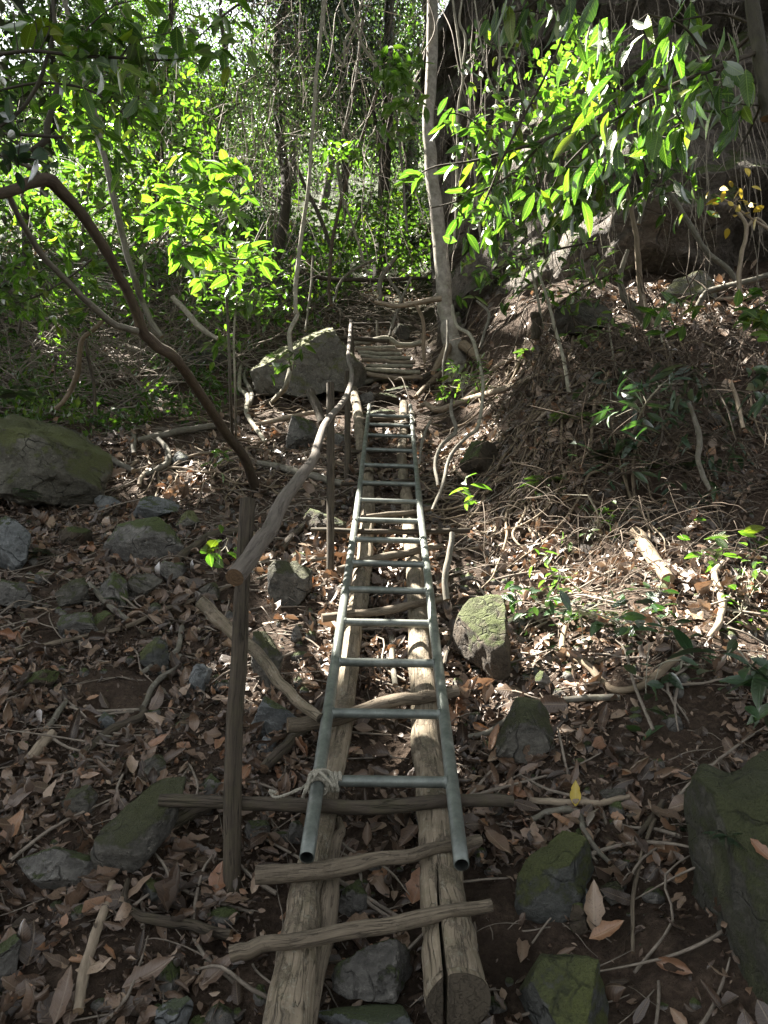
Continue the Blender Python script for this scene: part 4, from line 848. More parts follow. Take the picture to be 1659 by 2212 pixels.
plant('sapling', 'small seedling with lit leaves growing from the slab rock edge', 'seedling', ["630,800,4,7.4 625,775,4,7.3 635,760,3,7.3"], "605,770,7.3 630,755,7.3 650,750,7.3 620,785,7.3 590,790,7.3", 'leaf', 'grey', L=.13, W=.33, n=5, droop=.2)
plant('seedling', 'small bright seedling growing beside the ladder in front of the sunlit litter', 'seedling', ["1012,1120,3,g 1010,1085,3,4.4 1005,1070,3,4.35"], "1003,1068,4.3 1010,1062,4.3", 'bleaf', 'vine', L=.115, W=.33, n=5, droop=.05)
plant('seedling', 'tiny leafy sprout at the foot of the leaning tree', 'seedling', ["470,1000,3,g 468,980,3,4.9"], "465,985,4.9 475,995,4.9 455,1000,4.9", 'leaf', 'vine', L=.08, W=.4, n=5, droop=.2)
plant('seedling', 'leafy sprout behind the tall post at the dark log', 'seedling', ["490,1200,3,g 488,1180,3,3.5"], "480,1170,3.4 495,1185,3.4 470,1195,3.4", 'leaf', 'vine', L=.07, W=.6, n=4, droop=.2)
PL = 'low plants on the right bank'
plant('seedling', 'three-leaved dark seedling on a thin stem in the lower right litter', 'seedling', ["1405,1690,4,g 1400,1600,3,2.75 1395,1480,3,2.8 1403,1390,2,2.85"], "1400,1578,2.7 1398,1575,2.7", 'dleaf', 'vine', L=.11, W=.42, n=3, droop=.05, group=PL, flat=.2)
plant('seedling', 'dark seedling with upright pointed leaves above the loop root', 'seedling', ["1395,1370,4,g 1385,1345,3,2.95"], "1380,1340,2.95 1345,1350,2.95 1365,1362,2.95 1410,1330,2.95", 'dleaf', 'vine', L=.10, W=.4, n=5, droop=.1, group=PL)
plant('seedling', 'big-leaved dark plant at the right edge below the knee root', 'plant', ["1690,1560,7,g 1660,1500,6,2.3 1630,1450,5,2.35"], "1630,1430,2.3 1650,1470,2.3 1600,1450,2.35 1655,1500,2.3 1560,1430,2.4 1660,1540,2.3", 'dleaf', 'vine', L=.13, W=.34, n=5, droop=.15, group=PL)
plant('seedling', 'low leafy plant between the knee root and the loop root', 'plant', ["1480,1440,4,g 1475,1425,3,2.75"], "1470,1430,2.7 1500,1420,2.7 1525,1435,2.65 1400,1450,2.8 1415,1470,2.75", 'dleaf', 'vine', L=.085, W=.38, n=4, droop=.05, group=PL)
plant('seedling', 'light green low plant right of the broken log in the sun', 'plant', ["1540,1200,4,g 1530,1185,3,3.4"], "1530,1180,3.4 1550,1170,3.4 1510,1190,3.4 1575,1175,3.4", 'leaf', 'vine', L=.09, W=.4, n=5, droop=.1, group=PL)
plant('seedling', 'shaded plant with pointed leaves below the sunlit litter by the brown rock', 'plant', ["1190,1340,4,g 1180,1310,3,3.2"], "1170,1300,3.2 1200,1310,3.2 1150,1320,3.2 1230,1300,3.2 1260,1310,3.2", 'dleaf', 'vine', L=.09, W=.36, n=5, droop=.1, group=PL)
plant('seedling', 'small green tuft in the brightest litter', 'plant', ["1190,1240,3,g 1188,1225,3,3.5"], "1188,1228,3.5 1170,1205,3.55 1205,1255,3.45", 'bleaf', 'vine', L=.07, W=.3, n=7, droop=.1, group=PL)
plant('seedling', 'leaf spray reaching out of the dark bank left of the bent root', 'plant', ["1360,960,5,g 1390,880,4,4.5 1430,830,3,4.4"], "1300,860,4.6 1340,840,4.6 1380,850,4.5 1410,820,4.5 1440,850,4.4 1330,900,4.5 1390,900,4.5 1450,810,4.4 1350,810,4.6 1480,830,4.4", 'dleaf', 'vine', L=.15, W=.25, n=4, droop=.3, group=PL)
plant('seedling', 'lit leafy shoot on top of the right bank below the bright branch', 'plant', ["1330,790,4,5.6 1320,740,4,5.6 1315,700,3,5.6"], "1310,690,5.6 1330,700,5.6 1290,715,5.6 1260,720,5.7 1340,725,5.6 1240,735,5.7", 'bleaf', 'vine', L=.10, W=.35, n=5, droop=.1, group=PL)
plant('seedling', 'pair of big upright leaves on top of the sunlit bank', 'plant', ["1430,740,4,4.9 1425,700,4,4.9"], "1415,700,4.9 1440,690,4.9 1480,670,4.9 1500,650,4.9 1470,720,4.9 1390,720,4.9", 'leaf', 'vine', L=.17, W=.3, n=3, droop=-.6, group=PL)
plant('seedling', 'dark leafy sprout low on the right bank beside the sunlit litter', 'plant', ["1120,1320,3,g 1115,1290,3,3.3"], "1110,1285,3.3 1090,1300,3.3 1130,1275,3.3", 'dleaf', 'vine', L=.08, W=.36, n=5, droop=.2, group=PL)
plant('seedling', 'weeds between the roots below the big tree', 'plant', ["1000,860,3,6.2 998,840,3,6.2"], tf((955, 780, 1060, 850), 16, 6.0, 6.8, 12), 'leaf', 'vine', L=.09, W=.25, n=6, droop=0., group=PL)
def tfg(box, n, seed, off=.12):
    g = np.random.default_rng(seed); u0, v0, u1, v1 = box; o = []
    for _ in range(n):
        u, v = g.uniform(u0, u1), g.uniform(v0, v1); o.append('%.0f,%.0f,%.2f' % (u, v, Gz(u, v) - g.uniform(0, 2 * off)))
    return ' '.join(o)
plant('shrub', 'tangled dark-leaved plant hanging over the shaded face of the right bank', 'shrub', ["1500,800,6,5.4 1420,850,6,4.95 1330,890,5,4.9 1250,930,4,4.9", "1420,850,5,4.95 1430,940,4,4.8 1400,1020,3,4.6", "1500,800,5,5.4 1560,860,4,4.9 1590,950,3,4.7"],
      tfg((1190, 800, 1600, 1060), 44, 21, .2), 'dleaf', 'dark', L=.14, W=.27, n=4, droop=.4, group=PL)
plant('shrub', 'sparse green weeds rooted in the dark bank above the sunlit litter', 'shrub', ["1290,1150,4,g 1290,1110,4,4.5 1270,1070,3,4.5"], tfg((1100, 1050, 1420, 1180), 10, 22, .08), 'leaf', 'vine', L=.085, W=.3, n=5, droop=.2, group=PL)
plant('shrub', 'spreading blue-green ground plants under the sunlit litter strip', 'shrub', ["1250,1330,4,g 1250,1310,3,3.1"], tfg((1090, 1270, 1460, 1400), 22, 23, .05), 'dleaf', 'vine', L=.075, W=.36, n=5, droop=.1, group=PL)
plant('shrub', 'low plants at the right edge beside the knee root', 'shrub', ["1600,1330,4,g 1605,1300,3,2.9"], tfg((1560, 1180, 1665, 1420), 14, 24, .05), 'leaf', 'vine', L=.085, W=.4, n=4, droop=.1, group=PL)
plant('leafy_branch', 'dark heavy foliage filling the top right corner before the leaning trunk', 'branch', ["1640,60,9,3.0 1580,120,7,3.1 1530,200,6,3.2 1500,280,4,3.3", "1640,60,7,3.0 1560,30,6,3.0 1490,40,4,3.0", "1655,200,6,2.9 1620,280,5,3.0 1590,330,4,3.0"],
      tf((1420, -10, 1640, 260), 9, 2.9, 3.4, 25), 'leaf', 'dark', L=.16, W=.3, n=5, droop=.9, group=BR, fwd=(-.3, 0, -.2), flat=.7)
plant('leafy_vine', 'creeper with pale small leaves climbing the rock right beside the big trunk', 'vine', ["1060,560,6,7.4 1050,400,6,7.2 1070,250,6,7.0 1080,100,5,6.9 1060,-20,4,6.9"], tf((1000, 40, 1180, 560), 60, 6.6, 7.3, 26), 'leaf', 'vine', L=.11, W=.36, n=5, droop=.7, group=BR, spread=.06)
plant('leafy_branch', 'sparse leafy sprays in front of the dark cliff foot', 'branch', ["1130,560,5,6.2 1200,540,5,6.0 1290,520,4,6.0"], tf((1010, 500, 1300, 660), 26, 5.8, 6.6, 27), 'leaf', 'dark', L=.12, W=.34, n=5, droop=.4, group=BR)
SH = 'shrubs of the left slope'
plant('shrub', 'leafy shrub with yellow-green leaves behind the fork of the leaning tree', 'shrub', ["180,740,7,8.6 170,600,7,8.4 180,480,6,8.2 200,360,5,8.0", "170,600,6,8.4 80,520,5,8.2 30,470,4,8", "180,480,5,8.2 260,420,4,8 300,380,3,8"], tf((-20, 330, 330, 560), 95, 7.4, 9, 31), 'leaf', 'grey', L=.14, W=.42, n=6, droop=.3, group=SH, spread=.1)
plant('shrub', 'tall lit shrub with airy light leaves left of the bright sapling', 'shrub', ["330,720,7,9.6 310,560,7,9.4 290,400,6,9.2 270,230,5,9", "310,560,6,9.4 400,450,5,9.2 430,330,4,9", "290,400,5,9.2 200,300,4,9 160,230,3,9"], tf((120, 170, 440, 420), 95, 8.4, 10, 32), 'bleaf', 'grey', L=.14, W=.42, n=6, droop=.3, group=SH, spread=.1)
plant('shrub', 'dark green bush between the saplings and the long pale liana', 'shrub', ["560,720,7,10 550,640,7,9.9 540,560,6,9.8 570,480,4,9.8"], tf((400, 520, 650, 690), 80, 9, 10.4, 33), 'leaf', 'grey', L=.12, W=.4, n=6, droop=.3, group=SH, spread=.1)
plant('shrub', 'lit bush behind the level pole at the head of the stairs', 'shrub', ["760,640,7,13.5 750,560,6,13.4 770,480,5,13.3 800,430,4,13.2"], tf((660, 420, 910, 600), 110, 12.5, 14, 34), 'leaf', 'grey', L=.15, W=.42, n=6, droop=.3, group=SH, spread=.13)
plant('shrub', 'low green growth at the left edge above the brush', 'shrub', ["40,720,6,8 50,650,5,7.8 30,600,4,7.6"], tf((-30, 580, 330, 700), 60, 7, 8.4, 35), 'leaf', 'grey', L=.12, W=.36, n=5, droop=.3, group=SH, spread=.08)
# upper left branches
UL = 'leafy branches in the upper left'
plant('leafy_branch', 'shaded branch with broad dark leaves across the top left', 'branch',
      ["-20,120,8,2.9 70,110,8,2.9 160,120,7,2.9 260,125,6,2.9 350,130,4,2.9 400,125,3,2.9", "160,120,5,2.9 190,60,4,2.9 250,10,3,2.9", "260,125,4,2.9 290,90,3,2.9 370,70,3,2.9"],
      "130,120,2.9 165,140,2.9 200,140,2.9 230,135,2.9 180,95,2.9 270,95,2.9 300,100,2.9 340,115,2.9 380,125,2.9 330,150,2.9 240,30,2.9 200,40,2.9 260,70,2.9 90,60,2.9 70,20,2.9 30,20,2.9 420,75,2.9 150,90,2.9 360,20,2.9 310,15,2.9 285,140,2.9",
      'leaf', 'bgtrunk', L=.105, W=.45, n=5, droop=.3, group=UL, flat=.5)
plant('leafy_branch', 'thin leafy branch with lighter leaves behind the black twisted branch', 'branch',
      ["-20,200,6,4.0 80,180,6,4 180,190,5,4 260,240,4,4 300,300,3,4"], tf((0, 130, 330, 330), 42, 3.8, 4.4, 14), 'leaf', 'bgtrunk', L=.11, W=.42, n=5, droop=.3, group=UL)
plant('leafy_branch', 'dark leaves hanging at the left edge above the leaning tree', 'branch',
      ["-20,330,6,3.1 30,340,5,3.1 80,345,4,3.1"], "10,240,3.0 20,230,3 10,300,3 30,330,3.1 70,330,3.1 90,360,3.1 0,345,3", 'dleaf', 'bgtrunk', L=.11, W=.42, n=4, droop=.4, group=UL)
plant('leafy_branch', 'dark leaf sprays along the top between the sky gap and the liana', 'branch',
      ["560,-20,6,3.4 500,20,5,3.4 450,60,4,3.4"], "440,60,3.4 470,40,3.4 500,45,3.4 520,20,3.4 410,85,3.4 480,130,3.4 540,110,3.5", 'leaf', 'bgtrunk', L=.10, W=.45, n=5, droop=.5, group=UL)
plant('leafy_branch', 'low green leaf sprays behind the leaning tree trunk', 'branch',
      ["200,560,5,5.6 150,600,5,5.6 80,640,4,5.6 10,660,3,5.6", "150,600,4,5.6 190,660,3,5.6"], tf((0, 560, 230, 690), 30, 5.3, 6.2, 15), 'leaf', 'bgtrunk', L=.12, W=.38, n=5, droop=.3, group=UL)

bpy.context.view_layer.update(); DG = bpy.context.evaluated_depsgraph_get()
def onto(o, u, v):                                # where the pixel meets a built thing
    d = unit(P(u, v, 1.) - CAM); ok, loc, nrm, _ = o.ray_cast(Vector(CAM) - o.location, Vector(d), depsgraph=DG)
    return (np.array(loc + o.location), np.array(nrm)) if ok else (G(u, v), np.array([0, -.4, .9]))
# ferns
def fern(label, u, v, Z, n, L, mat='dleaf'):
    c = P(u, v, Z) if Z else onto(BIGB, u, v)[0]; root = empty('fern', c, label, 'fern'); mb = MB(); lb = MB()
    for k in range(n):
        a = rng.uniform(0, 6.28); d = np.array([math.cos(a), math.sin(a) * .8, rng.uniform(.1, .7)]); d = unit(d)
        s = np.linspace(0, 1, 16); pts = c + d[None] * (s * L)[:, None] + np.array([0, 0, -1.])[None] * (.45 * L * s ** 2)[:, None]
        addtube(mb, pts[::3], np.full(6, .0012), sides=4, m=2, rough=0, cap=False)
        t = unit(np.gradient(pts, axis=0)); sd = unit(np.cross(t, [0, 0, 1.]))
        for sg in (-1, 1):
            l = L * .3 * np.sin(np.pi * (s * .92 + .05)) ** .8
            r = leaves(pts, unit(sd * sg + t * .35), np.tile([0, 0, 1.], (16, 1)), l, l * .28, -.3, .1, 0, 0, 3, 1)
            lb.add(r['V'], r['Q'], tint=r['tint'], lv=r['lv'])
    mb.build('stem', M['dark'], root, c); lb.build('fronds', M[mat], root, c)
fern('pale blue-green fern in front of the grey rock below the huge boulder', 70, 1195, Gz(70, 1205) - .05, 7, .20)
fern('small fern hanging under the rounded dark stone', 265, 1300, Gz(265, 1310) - .03, 6, .11)
fern('fine fern spread over the top of the big right boulder', 1570, 1808, None, 9, .07)
fern('tiny fern on the left shoulder of the big right boulder', 1465, 1790, None, 8, .06)
fern('small fern on the sunlit litter below the broken log', 1285, 1325, Gz(1285, 1335) - .04, 7, .12, 'leaf')
fern('curly fern in the brightest litter', 1215, 1250, Gz(1215, 1260) - .04, 8, .10, 'leaf')
fern('fern fronds at the left edge by the huge boulder foot', 30, 1070, 4.3, 6, .18)
fern('grassy fern clump behind the huge boulder', 35, 850, 6.6, 9, .2, 'dleaf')

for lab_, fu, fv in (('fern drooping from the top of the dark bank near the thin leaning pole', 1235, 905), ('fern halfway down the dark bank face', 1330, 985), ('fern low on the dark bank right of the small seedling', 1180, 1040), ('fern on the dark bank left of the bent root', 1450, 1010), ('fern at the top of the bank under the mossy stump', 1145, 760)):
    fern(lab_, fu, fv, Gz(fu, fv) - .08, 8, .2, 'leaf' if fu < 1300 else 'dleaf')
# individual fallen leaves one can tell apart
def fallen(label, u, v, Lpx, ang, mat='dead', tint=.6, W=.42, curl=.6, dz=.045, Z=None, roll=.3):
    if Z: c, nrm = onto(BIGB, u, v); Z = float((c - CAM) @ np.array([0, cp, sp])); dz = .004; curl *= .5
    else: Z = Gz(u, v); c = P(u, v, Z); nrm = gnormal(np.array([c[0]]), np.array([c[1]]))[0]; nrm = unit(nrm + np.array([0, -.35, 0]))
    t1 = unit(np.cross([0, 1., 0], nrm)); t2 = np.cross(nrm, t1); d = t1 * math.cos(ang) + t2 * math.sin(ang)
    L = Lpx * Z / FPX; c = c + nrm * dz
    r = leaves((c - d * L / 2)[None], d[None], nrm[None], L, L * W, curl, .2, .08, roll, 10, 3, .85, tint)
    tag(build('fallen_leaf', r['V'], [r['Q']], M[mat], None, c, dict(tint=r['tint'], lv=r['lv'])), label, 'leaf', 'fallen leaves')
FL = [("bright yellow curled leaf lying in the litter right of the ladder feet", 1243, 1735, 58, 1.2, 'yellow', .5),
 ("long pale leaf standing on its edge below the pyramid stone", 1282, 1985, 110, 1.25, 'dead', .82), ("curled orange-brown leaf beside the pale standing leaf", 1312, 2035, 85, .1, 'dead', .97),
 ("red-brown leaf lying on the side of the big right boulder near the edge", 1575, 2120, 52, .1, 'dead', .95, 1.78), ("small tan leaf on the face of the big right boulder, upper one", 1538, 1967, 36, 1.3, 'dead', .7, 1.75),
 ("small tan leaf on the face of the big right boulder, lower one", 1570, 1995, 34, 1.9, 'dead', .72, 1.75), ("broad brown leaf at the right edge on top of the big right boulder", 1645, 1840, 62, 1.6, 'dead', .93, 1.78),
 ("big grey-brown leaf draped on the right end of the lower cross stick", 1075, 1848, 90, -1.1, 'dead', .6), ("tan leaf leaning against the front of the tall post foot", 558, 1925, 54, 1.3, 'dead', .85),
 ("upright oval leaf between the logs above the lower cross stick", 795, 1822, 50, 1.5, 'dead', .55), ("rusty leaf in the dip left of the tall post", 345, 1626, 56, .6, 'dead', .95),
 ("pinkish pale leaf on the soil at the far left", 55, 1760, 75, .2, 'dead', .35), ("curled brown leaf propped beside the low dark rock", 150, 1885, 70, .4, 'dead', .3),
 ("pale crumpled leaf on the bare soil mid left", 190, 1415, 48, -.6, 'dead', .86), ("orange leaf by the bare roots on the left slope", 205, 1525, 30, .3, 'dead', .99),
 ("long flat brown leaf near the bottom left corner", 150, 2170, 110, 1.5, 'dead', .5), ("broad dark-brown leaf above the wedge stone at the bottom", 330, 2130, 120, .5, 'dead', .42),
 ("cream leaf behind the angular mossy slab", 205, 1700, 52, -.2, 'dead', .9), ("reddish leaf on the small mossy rock left of the angular slab", 122, 1735, 58, 1.0, 'dead', .88),
 ("pale leaf caught in the brightest litter beside the broken log", 1356, 1225, 62, 1.5, 'dead', .88), ("narrow leaf standing under the bent knee root", 1492, 1240, 55, 1.3, 'dead', .8),
 ("large brown leaf at the left end of the lowest cross stick", 480, 2120, 95, .7, 'dead', .4)]
for f in FL:
    fallen(f[0], f[1], f[2], f[3], f[4], f[5], f[6], Z=f[7] if len(f) > 7 else None)

# ---------------- litter: dead leaves, twigs, pebbles (nobody could count them)
def scatter(n, x0, x1, y0, y1, seed, dens=None):
    g = np.random.default_rng(seed); x = g.uniform(x0, x1, n); y = g.uniform(y0, y1, n)
    keep = np.abs(x) < .56 * y + .5                                     # the wedge of hillside around the path
    if dens is not None: keep &= g.random(n) < dens(x, y)
    return x[keep], y[keep], g
def patch(x, y): return np.clip(.5 + .8 * fbm(np.stack([x * 1.9, y * 1.9, 0 * x], 1), 4, 77), .1, 1)
lm = MB()
for n, x0, x1, y0, y1, Lr, nseg, half, seed in ((13500, -2.2, 2.4, 1.3, 3.6, (.036, .105), 7, 2, 1), (48000, -2.2, 2.4, 1.3, 3.6, (.01, .035), 3, 1, 4), (34000, -3.6, 4.0, 3.6, 6.6, (.04, .115), 4, 1, 2), (32000, -10, 6.5, 6.6, 19, (.06, .14), 3, 1, 3)):
    x, y, g = scatter(n, x0, x1, y0, y1, seed, patch); m = len(x)
    nr = gnormal(x, y); pos = np.stack([x, y, ground(x, y) + g.uniform(-.005, .05, m)], 1)
    a = g.random(m) * 6.283; t1 = unit(np.cross(np.tile([0, 1., 0], (m, 1)), nr)); t2 = np.cross(nr, t1)
    d = t1 * np.cos(a)[:, None] + t2 * np.sin(a)[:, None] + nr * g.normal(.05, .28, m)[:, None]
    L = g.uniform(*Lr, m) * np.where(g.random(m) < .35, .6, 1) * np.where(g.random(m) < .08, 1.3, 1)
    r = leaves(pos, d, unit(nr + g.normal(0, .36, (m, 3))), L, L * g.uniform(.32, .66, m), g.normal(.2, 1.0, m), g.uniform(-.1, .5, m), g.uniform(.02, .2, m), g.normal(.2, .6, m), nseg, half, g.uniform(.75, 1.0), rnd=.62, tint= g.random(m) ** 1.5)
    lm.add(r['V'], r['Q'], tint=r['tint'], lv=r['lv'])
tag(lm.build('leaf_litter', M['dead']), 'brown and grey dead leaves covering the slope', 'leaf litter', kind='stuff')
def twigs(mb, x, y, g, Lr, rr, up=.12, bend=.25, lift=.01):
    for i in range(len(x)):
        L = g.uniform(*Lr); a = g.random() * 6.283; d = np.array([math.cos(a), math.sin(a) * .6, 0]); s = np.array([-1, -.3, .4, 1]) * L / 2
        px, py = x[i] + d[0] * s, y[i] + d[1] * s; pz = ground(px, py) + lift + g.uniform(0, up) * np.array([0, .6, 1, .7]) * g.random()
        p = np.stack([px, py, pz], 1) + g.normal(0, bend * L * .12, (4, 3)) * np.array([1, 1, .3])
        r = g.uniform(*rr); t = tube(p, [r, r * .9, r * .75, r * .4], 5, 3, 0, 0, cap=False)
        mb.add(t['V'], t['Q'], tc=t['tc'], cap=t['cap'], tint=np.full(len(t['V']), g.random()))
tm = MB()
x, y, g = scatter(700, -2.2, 2.4, 1.3, 3.6, 11); twigs(tm, x, y, g, (.05, .28), (.001, .003), .05)
x, y, g = scatter(1300, -3.6, 4, 3.6, 7, 12); twigs(tm, x, y, g, (.1, .5), (.0015, .004), .12)
x, y, g = scatter(900, -6, 6, 7, 13, 13); twigs(tm, x, y, g, (.2, .9), (.003, .008), .3)
x, y, g = scatter(950, -2.6, 2.8, 1.4, 7, 16); twigs(tm, x, y, g, (.15, .6), (.002, .0075), .07, .45, .02)
tag(tm.build('twig_litter', M['twig']), 'dry twigs scattered over the slope', 'twigs', kind='stuff')
pm = MB(); x, y, g = scatter(1500, -2.6, 2.6, 1.3, 5.5, 15); V0, F0 = ICO[3]; V0 = V0[:162] if False else V0
import bmesh
b_ = bmesh.new(); bmesh.ops.create_icosphere(b_, subdivisions=2, radius=1); V0 = np.array([v.co[:] for v in b_.verts]); F0 = np.array([[v.index for v in f.verts] for f in b_.faces]); b_.free()
for i in range(len(x)):
    s = g.uniform(.006, .03) * (1.6 if g.random() < .08 else 1); V = V0 * (s * g.uniform(.6, 1.2, 3)) * (1 + .25 * vnoise(V0 * 1.5 + i, 3))[:, None]
    pm.add(V + np.array([x[i], y[i], ground(np.array([x[i]]), np.array([y[i]]))[0] + s * .2]), T=F0)
tag(pm.build('pebbles', M['rock']), 'small stones half buried in the soil', 'pebbles', kind='stuff')
# dry straw and twig tangle hanging on the dark right bank, and brush at the left
def tangle(name, label, cat, boxes, n, Lr, rr, mat, seed, hang=.5, kind='stuff'):
    g = np.random.default_rng(seed); mb = MB()
    for (u0, v0, u1, v1), k in boxes:
        for _ in range(k):
            u, v = g.uniform(u0, u1), g.uniform(v0, v1); c = P(u, v, Gz(u, v)) + np.array([0, -g.uniform(0, .25), g.uniform(0, .35) * .6])
            L = g.uniform(*Lr); a = g.random() * 6.283; d = unit(np.array([math.cos(a), math.sin(a) * .5 - .2, g.normal(.1, .6)]))
            s = np.linspace(0, L, 5); p = c + d * s[:, None] + np.array([0, -.15, -1]) * (hang * s ** 2 / L)[:, None] + g.normal(0, L * .03, (5, 3))
            r = g.uniform(*rr); t = tube(p, [r, r, r * .9, r * .7, r * .4], 4, 2, 0, 0, cap=False)
            mb.add(t['V'], t['Q'], tc=t['tc'], cap=t['cap'], tint=np.full(len(t['V']), g.random()))
    tag(mb.build(name, M[mat]), label, cat, kind=kind)
tangle('dry_grass', 'dry straw and twigs matted over the right bank', 'dry grass', [((1060, 800, 1650, 1090), 330), ((1030, 1090, 1650, 1300), 220), ((1150, 700, 1650, 830), 240)], 0, (.1, .45), (.0008, .003), 'straw', 41)
tangle('dead_brush', 'dead twigs and stems hanging over the face of the right bank', 'brush', [((1060, 780, 1650, 1100), 190), ((1150, 690, 1650, 800), 90), ((980, 720, 1150, 900), 40)], 0, (.2, .7), (.0015, .006), 'straw', 44, hang=.12)
tangle('brush', 'tangle of bare twigs in the left undergrowth', 'brush', [((-60, 560, 380, 900), 850), ((300, 640, 620, 830), 260), ((250, 540, 920, 720), 420)], 0, (.4, 1.3), (.003, .008), 'twig', 42, hang=.1)

def root_web(name, label, seeds, n, seed):
    g = np.random.default_rng(seed); mb = MB()
    for (u0, v0, u1, v1), k in seeds:
        for _ in range(k):
            u, v = g.uniform(u0, u1), g.uniform(v0, v1); c = P(u, v, Gz(u, v)); a = g.normal(-1.6, .9); L = g.uniform(.4, 1.5); m = 9; q = [c[:2]]
            for i in range(m - 1):
                a += g.normal(0, .45); q.append(q[-1] + np.array([math.cos(a), math.sin(a)]) * L / m)
            q = np.array(q); r0 = g.uniform(.004, .014); lift = np.abs(g.normal(0, .05)) * np.sin(np.linspace(0, math.pi, m)) + g.normal(0, .01, m)
            t = tube(np.column_stack([q, ground(q[:, 0], q[:, 1]) + .01 + lift]), r0 * np.linspace(1, .3, m), 7, 4, .12, .3, int(g.integers(99)), cap=False, lump=.3)
            mb.add(t['V'], t['Q'], tc=t['tc'], cap=t['cap'], tint=np.full(len(t['V']), g.random()))
    tag(mb.build(name, M['root']), label, 'fine roots', kind='stuff')
root_web('fine_roots', 'mesh of thin roots and sticks over the soil beside the ladder and the big tree', [((880, 780, 1150, 1080), 90), ((250, 850, 740, 1040), 70), ((640, 620, 900, 740), 30), ((1100, 700, 1640, 1000), 30)], 0, 61)

# ---------------- undergrowth and trees of the hillside behind
def leaf_cloud(mb, cen, rad, n, L, g, W=.45, droop=.4, spread=.24, clump=18):
    nc = max(3, n // clump); d = unit(g.normal(size=(nc, 3))) * (g.random(nc) ** .45)[:, None]
    cc = cen + d * np.asarray(rad); cc = np.repeat(cc, clump, 0); m = len(cc)
    p = cc + g.normal(0, spread, (m, 3)) * np.array([1, 1, .55])
    a = g.random(m) * 6.283; el = g.normal(-droop, .5, m); dr = np.stack([np.cos(a) * np.cos(el), np.sin(a) * np.cos(el), np.sin(el)], 1)
    Ls = L * g.uniform(.6, 1.3, m)
    ct = np.repeat(g.random(nc), clump)
    r = leaves(p, dr, unit(np.array([0, 0, 1.]) + g.normal(0, .6, (m, 3))), Ls, Ls * W, -.5, .3, 0, 0, 2, 1, .9, np.clip(.6 * ct + .4 * g.random(m), 0, 1))
    mb.add(r['V'], r['Q'], tint=r['tint'], lv=r['lv'])
def bg_tree(label, u, v, Z, H, lean, tr, crowns, L, seed, group='forest trees behind the stairs', mat='bgleaf', tmat='bgtrunk', drop=.3):
    """crowns: (dx, dy, height, rx, rz, leaves)"""
    g = np.random.default_rng(seed); Zg = Z or Gz(u, v); b = P(u, v, Zg); b[2] = ground(np.array([b[0]]), np.array([b[1]]))[0] - .1
    root = empty('forest_tree', b, label, 'tree', group)
    top = b + np.array([lean[0], lean[1], H]); s = np.linspace(0, 1, 6)[:, None]
    p = b * (1 - s) + top * s + g.normal(0, .015 * H, (6, 3)) * np.array([1, 1, 0]); mb = MB()
    addtube(mb, p, tr * np.array([1.2, 1, .9, .75, .55, .3]), sides=10, m=5, rough=.1, wob=.3, seed=seed, lump=.2)
    cb = MB()
    for dx, dy, h, rx, rz, n in crowns:
        c = b + np.array([dx, dy, h]); k = min(5, max(0, int(h / H * 5))); st = p[k]
        addtube(mb, np.array([st, (st + c) / 2 + g.normal(0, .2, 3), c]), [tr * .45, tr * .3, tr * .1], sides=6, m=4, rough=.05)
        for _ in range(4):
            e = c + unit(g.normal(size=3)) * np.array([rx, rx, rz]) * .8
            addtube(mb, np.array([c, (c + e) / 2 + g.normal(0, .15, 3), e]), [tr * .15, tr * .1, tr * .04], sides=5, m=3, rough=0, cap=False)
        leaf_cloud(cb, c, (rx, rx, rz), n, L, g, droop=drop)
    mb.build('trunk', M[tmat], root, b); cb.build('crown', M[mat], root, b)
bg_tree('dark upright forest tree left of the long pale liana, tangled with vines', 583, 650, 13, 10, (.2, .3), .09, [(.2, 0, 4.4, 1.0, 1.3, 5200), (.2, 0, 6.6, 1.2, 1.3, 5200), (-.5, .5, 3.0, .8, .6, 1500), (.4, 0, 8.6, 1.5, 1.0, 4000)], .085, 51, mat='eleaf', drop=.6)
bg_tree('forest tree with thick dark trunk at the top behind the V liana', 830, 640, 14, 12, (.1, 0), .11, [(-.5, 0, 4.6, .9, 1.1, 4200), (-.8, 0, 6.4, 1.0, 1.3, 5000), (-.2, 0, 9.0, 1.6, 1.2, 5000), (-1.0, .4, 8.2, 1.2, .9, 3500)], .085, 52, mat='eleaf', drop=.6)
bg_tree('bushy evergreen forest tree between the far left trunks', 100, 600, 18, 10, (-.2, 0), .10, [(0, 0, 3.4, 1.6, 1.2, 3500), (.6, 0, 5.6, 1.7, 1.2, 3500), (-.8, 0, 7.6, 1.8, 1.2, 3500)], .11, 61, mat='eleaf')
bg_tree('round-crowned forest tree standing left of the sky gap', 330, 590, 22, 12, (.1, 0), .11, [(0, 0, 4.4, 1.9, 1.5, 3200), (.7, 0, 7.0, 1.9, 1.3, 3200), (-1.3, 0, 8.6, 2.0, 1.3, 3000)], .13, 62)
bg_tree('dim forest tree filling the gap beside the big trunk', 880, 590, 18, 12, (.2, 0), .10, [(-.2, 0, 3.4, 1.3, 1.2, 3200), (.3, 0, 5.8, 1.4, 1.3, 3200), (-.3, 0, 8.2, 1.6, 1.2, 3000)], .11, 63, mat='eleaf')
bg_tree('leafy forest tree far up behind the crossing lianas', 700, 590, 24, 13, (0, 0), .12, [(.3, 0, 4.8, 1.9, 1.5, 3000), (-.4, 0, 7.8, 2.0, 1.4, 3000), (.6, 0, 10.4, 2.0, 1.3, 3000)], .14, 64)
bg_tree('slender forest tree with a low airy crown on the far left', 60, 640, 14, 9, (-.4, 0), .08, [(.1, 0, 3.6, 1.5, 1.1, 1800), (-.6, 0, 5.6, 1.7, 1.2, 2000), (1.3, 0, 4.6, 1.0, .9, 1200)], .12, 53)
